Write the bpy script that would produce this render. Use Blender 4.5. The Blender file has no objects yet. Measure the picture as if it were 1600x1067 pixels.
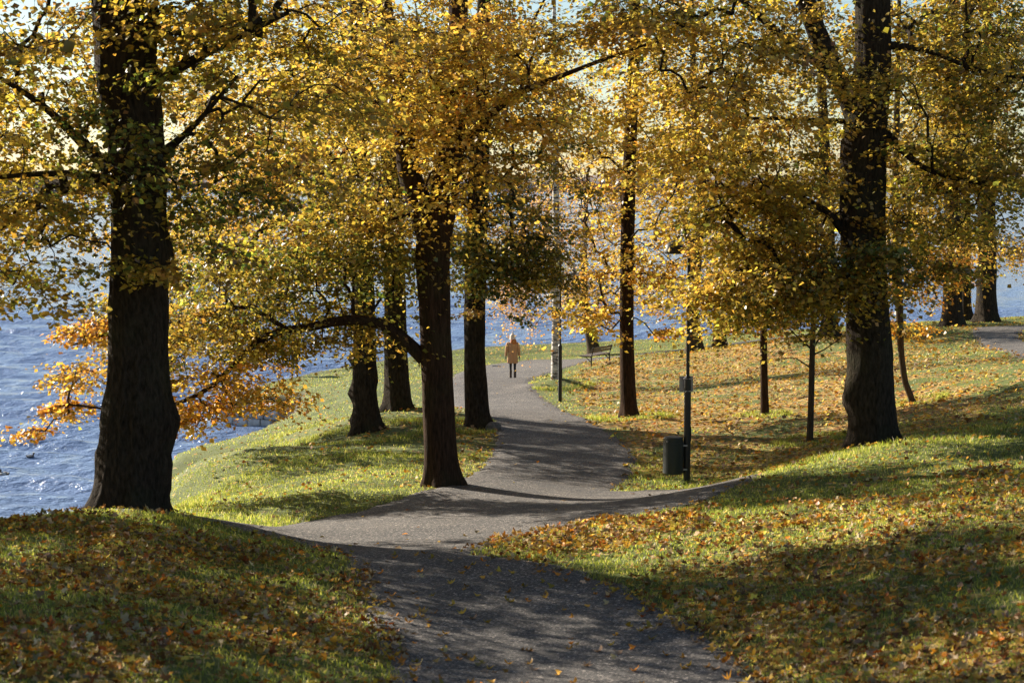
import bpy, bmesh, math, random
import numpy as np
from mathutils import Vector, Matrix
random.seed(7); RNG = np.random.default_rng(11)
SC = bpy.context.scene; COL = SC.collection
R = math.radians

# ------------------------------------------------------------------ camera, sky, sun
F_PX, IMG_W, IMG_H, HORIZON = 2600.0, 1600.0, 1067.0, 287.0
CAM_Z = 9.5
PITCH = math.atan((IMG_H / 2 - HORIZON) / F_PX)
cd = bpy.data.cameras.new('camera'); cam = bpy.data.objects.new('camera', cd); COL.objects.link(cam)
cam.location = (0, 0, CAM_Z); cam.rotation_euler = (math.pi / 2 - PITCH, 0, 0)
cd.sensor_width = 36; cd.lens = 36 * F_PX / IMG_W; cd.clip_start = .1; cd.clip_end = 8000
cd.dof.use_dof = True; cd.dof.focus_distance = 38; cd.dof.aperture_fstop = 2.8
SC.camera = cam
SUN_AZ, SUN_EL = 50.0, 21.0            # degrees to the left of straight ahead, degrees up
w = bpy.data.worlds.new('World'); SC.world = w; w.use_nodes = True
nt = w.node_tree; bg = nt.nodes['Background']
sky = nt.nodes.new('ShaderNodeTexSky'); sky.sky_type = 'NISHITA'; sky.sun_disc = False
sky.sun_elevation = R(SUN_EL); sky.sun_rotation = R(-SUN_AZ); sky.dust_density = .3; sky.ozone_density = 1.6; sky.air_density = 1.0
nt.links.new(sky.outputs[0], bg.inputs[0]); bg.inputs[1].default_value = 0.047
sd = bpy.data.lights.new('sun', 'SUN'); sun = bpy.data.objects.new('sun', sd); COL.objects.link(sun)
sd.energy = 5.0; sd.angle = R(.5); sd.color = (1, .91, .77)
sdir = Vector((-math.sin(R(SUN_AZ)) * math.cos(R(SUN_EL)), math.cos(R(SUN_AZ)) * math.cos(R(SUN_EL)), math.sin(R(SUN_EL))))
sun.rotation_euler = sdir.to_track_quat('Z', 'Y').to_euler(); sun.location = sdir * 60
SC.view_settings.view_transform = 'Standard'; SC.view_settings.look = 'None'
SC.view_settings.exposure = 1.5; SC.view_settings.gamma = 1
SC.cycles.max_bounces = 7; SC.cycles.transmission_bounces = 5; SC.cycles.diffuse_bounces = 4

def at(px, py, Y):
    """world point seen at photo pixel (px, py) at ground distance Y"""
    u = (px - IMG_W / 2) / F_PX; v = (IMG_H / 2 - py) / F_PX
    cp, sp = math.cos(PITCH), math.sin(PITCH)
    dy = cp + v * sp; dz = -sp + v * cp
    k = Y / dy
    return np.array((u * k, Y, CAM_Z + dz * k))

# ------------------------------------------------------------------ small helpers
def hash2(ix, iy, s):
    h = (ix.astype(np.int64) * 374761393 + iy.astype(np.int64) * 668265263 + s * 1442695041) & 0xffffffff
    h = ((h ^ (h >> 13)) * 1274126177) & 0xffffffff
    return ((h ^ (h >> 16)) & 0xffff) / 65535.0
def vnoise(x, y, s=0):
    x = np.asarray(x, float); y = np.asarray(y, float)
    ix = np.floor(x); iy = np.floor(y); fx = x - ix; fy = y - iy
    fx = fx * fx * (3 - 2 * fx); fy = fy * fy * (3 - 2 * fy)
    a = hash2(ix, iy, s); b = hash2(ix + 1, iy, s); c = hash2(ix, iy + 1, s); d = hash2(ix + 1, iy + 1, s)
    return a + (b - a) * fx + (c - a) * fy + (a - b - c + d) * fx * fy
def fbm(x, y, s=0, o=4):
    r = 0; a = .5
    for i in range(o):
        r = r + a * vnoise(x * 2 ** i, y * 2 ** i, s + i * 17); a *= .5
    return r
def sstep(a, b, x):
    t = np.clip((x - a) / (b - a), 0, 1); return t * t * (3 - 2 * t)

def np_mesh(name, verts, faces_list, col=None, mat=None, smooth=False):
    """faces_list: list of int arrays (n,k)"""
    me = bpy.data.meshes.new(name)
    verts = np.asarray(verts, np.float32)
    me.vertices.add(len(verts)); me.vertices.foreach_set('co', verts.ravel())
    loops = np.concatenate([f.ravel() for f in faces_list]).astype(np.int32)
    tot = np.concatenate([np.full(len(f), f.shape[1], np.int32) for f in faces_list])
    start = np.concatenate([[0], np.cumsum(tot)[:-1]]).astype(np.int32)
    me.loops.add(len(loops)); me.loops.foreach_set('vertex_index', loops)
    me.polygons.add(len(tot)); me.polygons.foreach_set('loop_start', start); me.polygons.foreach_set('loop_total', tot)
    if smooth: me.polygons.foreach_set('use_smooth', np.ones(len(tot), bool))
    if col is not None:
        at_ = me.color_attributes.new('tint', 'FLOAT_COLOR', 'POINT')
        c = np.ones((len(verts), 4), np.float32); c[:, :3] = col
        at_.data.foreach_set('color', c.ravel())
    if mat: me.materials.append(mat)
    me.update(calc_edges=True)
    return me
def link(name, me, parent=None, loc=None):
    o = bpy.data.objects.new(name, me); COL.objects.link(o)
    if parent: o.parent = parent
    if loc is not None: o.location = loc
    return o
def tag(o, label=None, cat=None, group=None, kind=None):
    if label: o['label'] = label
    if cat: o['category'] = cat
    if group: o['group'] = group
    if kind: o['kind'] = kind
    return o
def empty(name, loc, label, cat, group=None, rz=0):
    o = bpy.data.objects.new(name, None); COL.objects.link(o); o.location = [float(c) for c in loc]; o.rotation_euler = (0, 0, rz)
    o.empty_display_size = .2
    return tag(o, label, cat, group)
def bm_obj(name, bm, mat, parent=None, loc=None, smooth=False):
    me = bpy.data.meshes.new(name); bm.to_mesh(me); bm.free()
    if smooth:
        for p in me.polygons: p.use_smooth = True
    me.materials.append(mat)
    return link(name, me, parent, loc)
def add_box(bm, c, s, rz=0, rx=0, ry=0, bevel=0):
    m = Matrix.Translation(c) @ Matrix.Rotation(rz, 4, 'Z') @ Matrix.Rotation(rx, 4, 'X') @ Matrix.Rotation(ry, 4, 'Y') @ Matrix.Diagonal((*s, 1))
    g = bmesh.ops.create_cube(bm, size=1, matrix=m)
    if bevel:
        ed = list({e for v in g['verts'] for e in v.link_edges})
        bmesh.ops.bevel(bm, geom=ed, offset=bevel, segments=2, affect='EDGES')
def add_cyl(bm, p0, p1, r0, r1=None, seg=14, caps=True):
    p0 = Vector(p0); p1 = Vector(p1); d = p1 - p0
    m = Matrix.Translation((p0 + p1) / 2) @ d.to_track_quat('Z', 'Y').to_matrix().to_4x4()
    bmesh.ops.create_cone(bm, segments=seg, cap_ends=caps, radius1=r0, radius2=r0 if r1 is None else r1, depth=d.length, matrix=m)
def add_lathe(bm, prof, seg=20, sx=1, sy=1, c=(0, 0, 0), rot=None):
    rings = []
    for (r, z) in prof:
        ring = []
        for i in range(seg):
            a = 2 * math.pi * i / seg
            v = Vector((r * sx * math.cos(a), r * sy * math.sin(a), z))
            if rot: v = rot @ v
            ring.append(bm.verts.new(v + Vector(c)))
        rings.append(ring)
    for a, b in zip(rings, rings[1:]):
        for i in range(seg):
            bm.faces.new((a[i], a[(i + 1) % seg], b[(i + 1) % seg], b[i]))
    bm.faces.new(rings[0][::-1]); bm.faces.new(rings[-1])

# ------------------------------------------------------------------ materials
def new_mat(name):
    m = bpy.data.materials.new(name); m.use_nodes = True
    n = m.node_tree; n.nodes.clear(); out = n.nodes.new('ShaderNodeOutputMaterial')
    return m, n, out
def N(n, t, **kw):
    x = n.nodes.new(t)
    for k, v in kw.items(): setattr(x, k, v)
    return x
def ramp(n, src, stops):
    r = N(n, 'ShaderNodeValToRGB'); n.links.new(src, r.inputs[0])
    e = r.color_ramp.elements
    while len(e) < len(stops): e.new(.5)
    for el, (p, c) in zip(e, stops): el.position = p; el.color = (*c, 1)
    return r
def noise(n, vec, scale, detail=4, rough=.55):
    x = N(n, 'ShaderNodeTexNoise'); x.inputs['Scale'].default_value = scale; x.inputs['Detail'].default_value = detail
    x.inputs['Roughness'].default_value = rough
    if vec: n.links.new(vec, x.inputs['Vector'])
    return x
def mixc(n, f, a, b, mode='MIX'):
    x = N(n, 'ShaderNodeMix', data_type='RGBA', blend_type=mode)
    for s, v in ((x.inputs[0], f), (x.inputs[6], a), (x.inputs[7], b)):
        if hasattr(v, 'links'): n.links.new(v, s)
        elif isinstance(v, (int, float)): s.default_value = v
        else: s.default_value = (*v, 1)
    return x.outputs[2]
def plain(name, c, rough=.6, metal=0, var=.15, bump=.0, scale=20, spec=.5):
    m, n, out = new_mat(name)
    b = N(n, 'ShaderNodeBsdfPrincipled'); tc = N(n, 'ShaderNodeTexCoord')
    no = noise(n, tc.outputs['Object'], scale)
    col = ramp(n, no.outputs[0], [(.3, tuple(x * (1 - var) for x in c)), (.7, tuple(min(1, x * (1 + var)) for x in c))])
    n.links.new(col.outputs[0], b.inputs['Base Color'])
    b.inputs['Roughness'].default_value = rough; b.inputs['Metallic'].default_value = metal
    b.inputs['Specular IOR Level'].default_value = spec
    if bump:
        bp = N(n, 'ShaderNodeBump'); bp.inputs['Strength'].default_value = bump; bp.inputs['Distance'].default_value = .01
        n.links.new(no.outputs[0], bp.inputs['Height']); n.links.new(bp.outputs[0], b.inputs['Normal'])
    n.links.new(b.outputs[0], out.inputs[0]); return m
def leaf_mat(name, trans=.5, gloss=.06, boost=1.0):
    m, n, out = new_mat(name)
    a = N(n, 'ShaderNodeAttribute', attribute_name='tint')
    tcol = mixc(n, 1.0, a.outputs['Color'], (boost, boost * .98, boost * .75), 'MULTIPLY')
    d = N(n, 'ShaderNodeBsdfDiffuse'); t = N(n, 'ShaderNodeBsdfTranslucent'); g = N(n, 'ShaderNodeBsdfGlossy')
    g.inputs['Roughness'].default_value = .42; g.inputs['Color'].default_value = (.9, .9, .9, 1)
    n.links.new(a.outputs['Color'], d.inputs['Color']); n.links.new(tcol, t.inputs['Color'])
    m1 = N(n, 'ShaderNodeMixShader'); m1.inputs[0].default_value = trans
    n.links.new(d.outputs[0], m1.inputs[1]); n.links.new(t.outputs[0], m1.inputs[2])
    m2 = N(n, 'ShaderNodeMixShader'); m2.inputs[0].default_value = gloss
    n.links.new(m1.outputs[0], m2.inputs[1]); n.links.new(g.outputs[0], m2.inputs[2])
    n.links.new(m2.outputs[0], out.inputs[0]); return m
def bark_mat(name, dark, light, bump=.9, sx=10, sz=3.0, birch=False):
    m, n, out = new_mat(name)
    tc = N(n, 'ShaderNodeTexCoord'); mp = N(n, 'ShaderNodeMapping'); n.links.new(tc.outputs['Object'], mp.inputs[0])
    mp.inputs['Scale'].default_value = (sx, sx, sz) if not birch else (2.5, 2.5, 9)
    no = noise(n, mp.outputs[0], 2.2 if not birch else 1.6, 6, .65)
    big = noise(n, tc.outputs['Object'], 1.3, 3)
    if birch:
        c = ramp(n, no.outputs[0], [(.43, (.05, .04, .035)), (.48, (.42, .38, .34)), (.6, (.72, .68, .62))])
    else:
        c = ramp(n, no.outputs[0], [(.3, dark), (.7, light)])
    moss = mixc(n, ramp(n, big.outputs[0], [(.5, (0, 0, 0)), (.8, (.35, .35, .35))]).outputs[0], c.outputs[0], (.06, .07, .03))
    b = N(n, 'ShaderNodeBsdfPrincipled'); n.links.new(moss, b.inputs['Base Color']); b.inputs['Roughness'].default_value = .9
    b.inputs['Specular IOR Level'].default_value = .05
    bp = N(n, 'ShaderNodeBump'); bp.inputs['Strength'].default_value = bump; bp.inputs['Distance'].default_value = .07
    n.links.new(no.outputs[0], bp.inputs['Height']); n.links.new(bp.outputs[0], b.inputs['Normal'])
    n.links.new(b.outputs[0], out.inputs[0]); return m
M = {}
M['leaf'] = leaf_mat('leaf_blade', .58, .05, 1.5)
M['litter'] = leaf_mat('fallen_leaf_surface', .16, .015, 1.2)
M['grass'] = leaf_mat('grass_blade', .5, .03, 1.45)
M['bark'] = bark_mat('dark_ridged_bark', (.010, .008, .006), (.062, .047, .034))
M['bark_brown'] = bark_mat('brown_bark', (.014, .009, .006), (.07, .04, .025), .6, 12, 2)
M['bark_young'] = bark_mat('smooth_young_bark', (.03, .022, .015), (.10, .075, .05), .3, 14, 3)
M['birch'] = bark_mat('white_birch_bark', (0, 0, 0), (0, 0, 0), .3, birch=True)
M['iron'] = plain('black_painted_iron', (.012, .012, .013), .45)
M['bin'] = plain('dark_green_plastic', (.012, .018, .016), .5)
M['steel'] = plain('galvanised_sheet', (.35, .34, .36), .5, .6, .1)
M['bench_wood'] = plain('weathered_bench_wood', (.16, .13, .11), .5, 0, .25, .3, 30)
M['glass'] = plain('lamp_glass', (.7, .7, .66), .3)
M['stone'] = plain('shore_rock_stone', (.13, .12, .11), .9, 0, .5, .8, 4)
M['quay'] = plain('pale_quay_stone', (.42, .41, .40), .85, 0, .3, .6, 3)
M['coat'] = plain('beige_wool_coat', (.50, .27, .13), .95, 0, .1, .3, 60)
M['scarf'] = plain('rust_scarf', (.42, .14, .04), .9)
M['hat'] = plain('cream_knit', (.68, .58, .48), .95, 0, .15, .5, 90)
M['denim'] = plain('dark_denim', (.02, .022, .03), .9)
M['boot'] = plain('brown_boot', (.06, .04, .03), .7)
M['skin'] = plain('skin', (.5, .32, .24), .6)
M['glove'] = plain('black_glove', (.015, .015, .015), .8)
M['jacket'] = plain('dark_jacket', (.02, .02, .025), .85)
M['duck'] = plain('duck_feathers', (.10, .08, .06), .7, 0, .4, 0, 30)
M['duckw'] = plain('duck_pale_feathers', (.6, .58, .55), .7)
M['beak'] = plain('duck_bill', (.5, .3, .05), .5)

# ------------------------------------------------------------------ terrain heights
CP = [  # photo pixel, distance in metres: ground seen there
 (850,1067,14),(640,1067,14),(1190,1067,14),(600,1000,15.8),(700,950,17.3),(950,960,17),(560,900,18.9),(700,880,19.8),(870,885,19.5),
 (0,1067,11.5),(300,1067,12.7),(300,1000,14.3),(0,900,16.5),(0,817,20.5),(70,808,21.5),(130,800,22.6),(210,795,23.8),(290,806,22.8),(400,850,20.8),(520,888,19.4),(250,900,17.8),
 (1300,1067,13.2),(1600,1067,11.8),(1450,950,14.6),(1600,850,16.8),(1300,850,19.2),(1100,900,18.5),(1300,770,23.5),(1450,760,23),(1600,750,21.8),(1600,700,26),
 (720,860,20.8),(900,830,22.3),(1080,787,24),(1200,745,26),(1320,702,28.8),(1385,690,30),(1500,680,29.5),(1600,640,33),
 (500,850,22.3),(600,830,23.4),(385,828,25),(560,800,26.6),(700,800,25.6),(850,800,25.4),(690,757,30),(820,755,31),(1000,780,27.6),(1150,757,30.5),(1072,752,32),
 (300,790,28.5),(450,760,31.5),(300,745,35),(283,732,38),(280,714,44),(500,700,39),(560,672,39.5),(622,640,43.5),(748,668,40),(640,700,37),(400,690,45),(300,703,49.5),(440,655,59),(475,610,66),
 (520,600,66),(600,600,62),(600,578,78),(700,600,59),(800,640,47),(870,690,37.5),(985,740,33),(990,715,35),(900,650,44),(872,628,51),(868,605,57),
 (983,652,42),(800,595,67),(830,562,84),(760,572,79),(930,572,69.5),(956,563,71.5),(985,557,76),(1085,550,73),(1125,542,78),
 (1195,650,41.5),(1267,688,35.5),(1100,620,49),(1250,600,49),(1300,650,39),(1180,580,58),(1300,525,66),(1420,632,41),(1450,560,52),(1500,600,42),(1600,600,39),
 (1490,510,70),(1508,502,76),(1541,503,74),(1560,540,58),(1600,520,64),(1600,502,74),(1400,530,63),
]
cpts = np.array([at(*c) for c in CP])
anch = np.array([(-30,5,5.2),(-30,20,4.2),(30,0,7.5),(35,25,6.2),(45,50,5.0),(45,75,4.2),(0,5,7.3),(0,0,7.9),(0,-8,9),(-10,-8,8.5),(12,-8,9.5),(-8,8,6.3),(8,7,7.3),(-12,25,2.2),(-9.2,35,1.2),(-8.5,30.5,2.5),(-9.2,40,.6),(-10,27,2.6),(10,95,.8),(-2,88,.8),(22,92,1.8),(40,100,1.5),(0,115,-.5),(-15,15,5)])
pts = np.vstack([cpts, anch])
def tps_fit(p, lam=.35):
    n = len(p); d = np.hypot(p[:, None, 0] - p[None, :, 0], p[:, None, 1] - p[None, :, 1]) / 10
    K = np.where(d > 0, d * d * np.log(d + 1e-12), 0) + lam * .02 * np.eye(n)
    P = np.c_[np.ones(n), p[:, :2] / 10]
    A = np.block([[K, P], [P.T, np.zeros((3, 3))]])
    return np.linalg.solve(A, np.r_[p[:, 2], 0, 0, 0])
TW = tps_fit(pts)
def tps(x, y):
    out = np.zeros(len(x)); n = len(pts)
    for s in range(0, len(x), 20000):
        xs = x[s:s + 20000]; ys = y[s:s + 20000]
        d = np.hypot(xs[:, None] - pts[None, :, 0], ys[:, None] - pts[None, :, 1]) / 10
        out[s:s + 20000] = (d * d * np.log(d + 1e-12)) @ TW[:n] + TW[n] + TW[n + 1] * xs / 10 + TW[n + 2] * ys / 10
    return out
SHORE = np.array([(-70,20),(-22,23),(-14.5,25.5),(-11.6,29),(-9.9,34),(-10.1,40),(-10.2,46),(-9.95,51),(-9.1,56),(-8.35,61),(-8.6,65),(-11.6,67),(-11.2,74),(-9.3,79),(-6.6,83.5),(-3.3,87.5),(0,90.5),(7.2,93.5),(14,95),(24,97),(60,100)], float)
def poly_dist(x, y, line, closed=False):
    d = np.full(len(x), 1e9)
    seg = list(zip(line[:-1], line[1:])) + ([(line[-1], line[0])] if closed else [])
    for a, b in seg:
        ab = b - a; t = np.clip(((x - a[0]) * ab[0] + (y - a[1]) * ab[1]) / (ab @ ab), 0, 1)
        d = np.minimum(d, np.hypot(x - a[0] - t * ab[0], y - a[1] - t * ab[1]))
    return d
def inside(x, y, poly):
    r = np.zeros(len(x), bool); j = len(poly) - 1
    for i in range(len(poly)):
        xi, yi = poly[i]; xj, yj = poly[j]
        c = ((yi > y) != (yj > y)) & (x < (xj - xi) * (y - yi) / (yj - yi + 1e-12) + xi); r ^= c; j = i
    return r
LAND = np.vstack([SHORE, [(60, -40), (-70, -40)]])
def sdf(x, y, poly, line=None):
    d = poly_dist(x, y, poly if line is None else line, closed=line is None)
    return np.where(inside(x, y, poly), d, -d)
X0, X1, Y0, Y1, GS = -46.0, 50.0, -8.0, 108.0, .25
gx = np.arange(X0, X1 + .01, GS); gy = np.arange(Y0, Y1 + .01, GS)
GX, GY = np.meshgrid(gx, gy); fx_, fy_ = GX.ravel(), GY.ravel()
H = tps(fx_, fy_)
SD = sdf(fx_, fy_, LAND, SHORE)
wob = (fbm(fx_ * .8, fy_ * .8, 3) - .5) * .5
sd_ = SD + wob
H = np.where(sd_ > 0, np.minimum(np.maximum(H, .38), .38 + 1.75 * np.maximum(sd_, 0) ** .8), .38 + np.clip(sd_ * 2.6, -1.6, 0))
H0 = H.reshape(GX.shape)
def bil(grid, x, y):
    u = np.clip((np.asarray(x, float) - X0) / GS, 0, len(gx) - 1.001); v = np.clip((np.asarray(y, float) - Y0) / GS, 0, len(gy) - 1.001)
    i = u.astype(int); j = v.astype(int); a = u - i; b = v - j
    return grid[j, i] * (1 - a) * (1 - b) + grid[j, i + 1] * a * (1 - b) + grid[j + 1, i] * (1 - a) * b + grid[j + 1, i + 1] * a * b
def hit(px, py, ymin):
    """first ground point beyond distance ymin on the line through a photo pixel"""
    ys = np.arange(ymin, 105, .05); d = at(px, py, 1.0); dz = d[2] - CAM_Z
    x = d[0] * ys; z = CAM_Z + dz * ys; h = bil(H0, x, ys)
    k = np.argmax(z <= h)
    if not (z <= h).any(): k = int(np.argmin(z - h))
    return (x[k], ys[k])
PATH_A = [(1.6, -8), (2.6, 6)] + [hit(*p) for p in [(1190,1067,12),(1110,1005,13),(1050,962,14),(960,915,16),(870,884,18),(790,872,19)]] \
   + [hit(*p) for p in [(722,866,19.8),(800,840,21),(950,812,22.3),(1085,790,23.5)]] + [(3.7, 26.0), (4.1, 27.2), (4.2, 28.2), (3.9, 29.3), (3.2, 30.0)] \
   + [hit(*p) for p in [(1060,764,29),(950,769,28),(985,742,30),(990,715,32),(960,685,36),(900,651,40),(850,625,48),(826,603,54),(840,588,60),(890,573,66)]] \
   + [(4.2, 74.5), (5.5, 76.5), (9, 79), (16, 81), (17, 84), (9, 82), (5, 81)] \
   + [hit(*p) for p in [(830,562,78),(765,570,74),(712,585,68),(700,600,60),(715,640,46),(772,665,41),(778,695,36),(755,733,32),(700,758,29.3),(640,776,27.5),(560,800,25.5),(460,818,24.5),(385,829,24)]] \
   + [(-6.5, 25.5), (-9.5, 26), (-9.5, 23.6), (-6, 23.2), (-3.2, 22.2), (-2.1, 20.6), (-1.85, 19.3), (-1.65, 18.0), (-1.3, 16), (-.95, 14), (-.6, 6), (-1, -8)]
PATH_A = np.array(PATH_A)
PATH_B = np.array([hit(*p) for p in [(1600,560,40),(1575,550,44),(1535,540,50),(1522,524,56)]] + [(19, 68), (24, 70), (40, 71), (40, 66), (25, 65)] + [hit(*p) for p in [(1600,514,60),(1588,530,54)]] + [(17.5, 50), (19.5, 46), (17, 44)])
def path_sd(x, y):
    return np.maximum(sdf(x, y, PATH_A), sdf(x, y, PATH_B))
PS = path_sd(fx_, fy_)
PSg = (PS + (fbm(fx_ * 2, fy_ * 2, 9) - .5) * .3).reshape(GX.shape)
bump = (fbm(fx_ * .9, fy_ * .9, 5) - .47) * .22 + (fbm(fx_ * 3, fy_ * 3, 6, 2) - .37) * .05
H = H + bump * sstep(.1, .8, -PS) * sstep(0, 1.5, SD)
H = H + .30 * np.exp(-((fx_ - 1.5) / .9) ** 2 - ((fy_ - 57) / .9) ** 2)
H = H - .03 * sstep(-.1, .4, PS)
Hg = H.reshape(GX.shape)
def hgt(x, y): return bil(Hg, x, y)
def h1(x, y): return float(bil(Hg, np.array([x]), np.array([y]))[0])

# litter density 0..1 (fallen leaves per place)
def litter(x, y):
    g = lambda cx, cy, sx, sy: np.exp(-((x - cx) / sx) ** 2 - ((y - cy) / sy) ** 2)
    d = .13 + .8 * sstep(20.5, 15.5, y) * sstep(.4, 1.6, np.abs(x - .8)) + .5 * g(5, 17, 2.4, 2) + .9 * g(0, 21.6, 1.9, .75) + .6 * g(2, 23.2, 2.2, .6)
    d += .5 * g(-4.5, 18.5, 3, 2.2) + .4 * g(-1.7, 36, 2.2, 4) + .3 * g(-3, 42, 2, 5)
    d += 1.3 * sstep(31, 34, y) * sstep(1.3, 3, x - (y - 40) * .03) * sstep(75, 66, y) * (1 - .75 * sstep(9, 12, x - (y - 40) * .1))
    d = d * (1 - .75 * g(6.5, 23.5, 5, 3.6))
    d += 1.3 * g(.3, 21.8, 1.8, .7) + .3 * g(5, 22, 4, 3)
    d *= 1 - .6 * sstep(-.5, -2.5, x) * sstep(24, 27, y)
    d *= .2 + 1.4 * sstep(.32, .56, fbm(x * .9, y * .9, 21, 4))
    return np.clip(d, 0, 1.2)

# ground sheet
def grid_mesh(name, mask, zz, xs, ys, mat, col=None):
    ny, nx = zz.shape
    idx = np.arange(ny * nx).reshape(ny, nx)
    q = np.stack([idx[:-1, :-1], idx[:-1, 1:], idx[1:, 1:], idx[1:, :-1]], -1).reshape(-1, 4)
    if mask is not None:
        mk = mask.ravel(); q = q[mk[q].any(1)]
        used = np.unique(q); remap = np.full(ny * nx, -1); remap[used] = np.arange(len(used)); q = remap[q]
    else: used = np.arange(ny * nx)
    XX, YY = np.meshgrid(xs, ys)
    v = np.c_[XX.ravel()[used], YY.ravel()[used], zz.ravel()[used]]
    return np_mesh(name, v, [q], None if col is None else col[used], mat, True)

lit = litter(fx_, fy_)
m, n, out = new_mat('lawn_with_fallen_leaves')
tc = N(n, 'ShaderNodeTexCoord'); at1 = N(n, 'ShaderNodeAttribute', attribute_name='tint')
sep = N(n, 'ShaderNodeSeparateColor'); n.links.new(at1.outputs['Color'], sep.inputs[0])
n1 = noise(n, tc.outputs['Object'], 1.2, 5); n2 = noise(n, tc.outputs['Object'], 28, 5, .7)
gcol = ramp(n, n1.outputs[0], [(.3, (.075, .095, .02)), (.52, (.13, .15, .03)), (.75, (.21, .20, .05))])
gc2 = mixc(n, .55, gcol.outputs[0], ramp(n, n2.outputs[0], [(.3, (.03, .045, .012)), (.7, (.2, .24, .06))]).outputs[0])
vo = N(n, 'ShaderNodeTexVoronoi'); vo.inputs['Scale'].default_value = 11; n.links.new(tc.outputs['Object'], vo.inputs['Vector'])
vsep = N(n, 'ShaderNodeSeparateColor'); n.links.new(vo.outputs['Color'], vsep.inputs[0])
lcol = ramp(n, vsep.outputs[0], [(0, (.10, .045, .02)), (.3, (.28, .12, .03)), (.5, (.42, .22, .04)), (.75, (.5, .34, .07)), (1, (.45, .33, .18))])
lt = N(n, 'ShaderNodeMath', operation='LESS_THAN'); n.links.new(vsep.outputs[1], lt.inputs[0])
mul = N(n, 'ShaderNodeMath', operation='MULTIPLY'); n.links.new(sep.outputs[0], mul.inputs[0]); mul.inputs[1].default_value = .62; n.links.new(mul.outputs[0], lt.inputs[1])
fin = mixc(n, lt.outputs[0], gc2, lcol.outputs[0])
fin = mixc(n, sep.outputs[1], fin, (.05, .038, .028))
b = N(n, 'ShaderNodeBsdfPrincipled'); n.links.new(fin, b.inputs['Base Color']); b.inputs['Roughness'].default_value = .85; b.inputs['Specular IOR Level'].default_value = .25
bp = N(n, 'ShaderNodeBump'); bp.inputs['Strength'].default_value = .9; bp.inputs['Distance'].default_value = .05
n.links.new(n2.outputs[0], bp.inputs['Height']); n.links.new(bp.outputs[0], b.inputs['Normal'])
n.links.new(b.outputs[0], out.inputs[0]); M['lawn'] = m
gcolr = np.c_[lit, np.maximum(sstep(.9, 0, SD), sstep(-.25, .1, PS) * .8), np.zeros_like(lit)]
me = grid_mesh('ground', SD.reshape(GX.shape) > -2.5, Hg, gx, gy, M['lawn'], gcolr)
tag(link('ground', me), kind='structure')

# gravel path
m, n, out = new_mat('path_gravel')
tc = N(n, 'ShaderNodeTexCoord')
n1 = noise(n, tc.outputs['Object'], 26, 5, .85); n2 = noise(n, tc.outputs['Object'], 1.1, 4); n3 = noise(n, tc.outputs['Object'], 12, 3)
c1 = ramp(n, n1.outputs[0], [(.3, (.035, .034, .036)), (.5, (.11, .102, .096)), (.7, (.36, .33, .30))])
vp = N(n, 'ShaderNodeTexVoronoi'); vp.inputs['Scale'].default_value = 55; n.links.new(tc.outputs['Object'], vp.inputs['Vector'])
vps = N(n, 'ShaderNodeSeparateColor'); n.links.new(vp.outputs['Color'], vps.inputs[0])
st = ramp(n, vps.outputs[0], [(0, (.45, .45, .45)), (.6, (.85, .85, .85)), (.86, (1.3, 1.25, 1.2)), (.95, (3.2, 3, 2.8))])
c1m = mixc(n, 1.0, c1.outputs[0], st.outputs[0], 'MULTIPLY')
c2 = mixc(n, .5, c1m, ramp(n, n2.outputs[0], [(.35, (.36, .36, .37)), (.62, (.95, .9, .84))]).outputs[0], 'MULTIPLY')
b = N(n, 'ShaderNodeBsdfPrincipled'); n.links.new(c2, b.inputs['Base Color']); b.inputs['Roughness'].default_value = .8; b.inputs['Specular IOR Level'].default_value = .35
ad = N(n, 'ShaderNodeMath', operation='ADD'); n.links.new(n1.outputs[0], ad.inputs[0]); n.links.new(n3.outputs[0], ad.inputs[1])
bp = N(n, 'ShaderNodeBump'); bp.inputs['Strength'].default_value = .8; bp.inputs['Distance'].default_value = .02
n.links.new(ad.outputs[0], bp.inputs['Height']); n.links.new(bp.outputs[0], b.inputs['Normal'])
n.links.new(b.outputs[0], out.inputs[0]); M['path'] = m
s = .125; px_ = np.arange(-11, 19, s); py_ = np.arange(-7, 86, s); PX, PY = np.meshgrid(px_, py_)
psd = bil(PS.reshape(GX.shape), PX.ravel(), PY.ravel()) + (fbm(PX.ravel() * 2.4, PY.ravel() * 2.4, 31) - .47) * .35
crown_ = .035 * sstep(-.12, .35, psd) - .06 * sstep(.1, -.25, psd)
pz = hgt(PX.ravel(), PY.ravel()) + .02 + crown_ + (fbm(PX.ravel() * 6, PY.ravel() * 6, 33, 2) - .4) * .012
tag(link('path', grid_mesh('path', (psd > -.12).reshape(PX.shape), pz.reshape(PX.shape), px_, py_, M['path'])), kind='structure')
px2 = np.arange(13, 42, s * 2); py2 = np.arange(40, 73, s * 2); PX2, PY2 = np.meshgrid(px2, py2)
psd2 = sdf(PX2.ravel(), PY2.ravel(), PATH_B)
pz2 = hgt(PX2.ravel(), PY2.ravel()) + .02 + .035 * sstep(-.12, .35, psd2) - .06 * sstep(.1, -.25, psd2)
tag(link('path', grid_mesh('upper_path', (psd2 > -.12).reshape(PX2.shape), pz2.reshape(PX2.shape), px2, py2, M['path'])), kind='structure')

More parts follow.
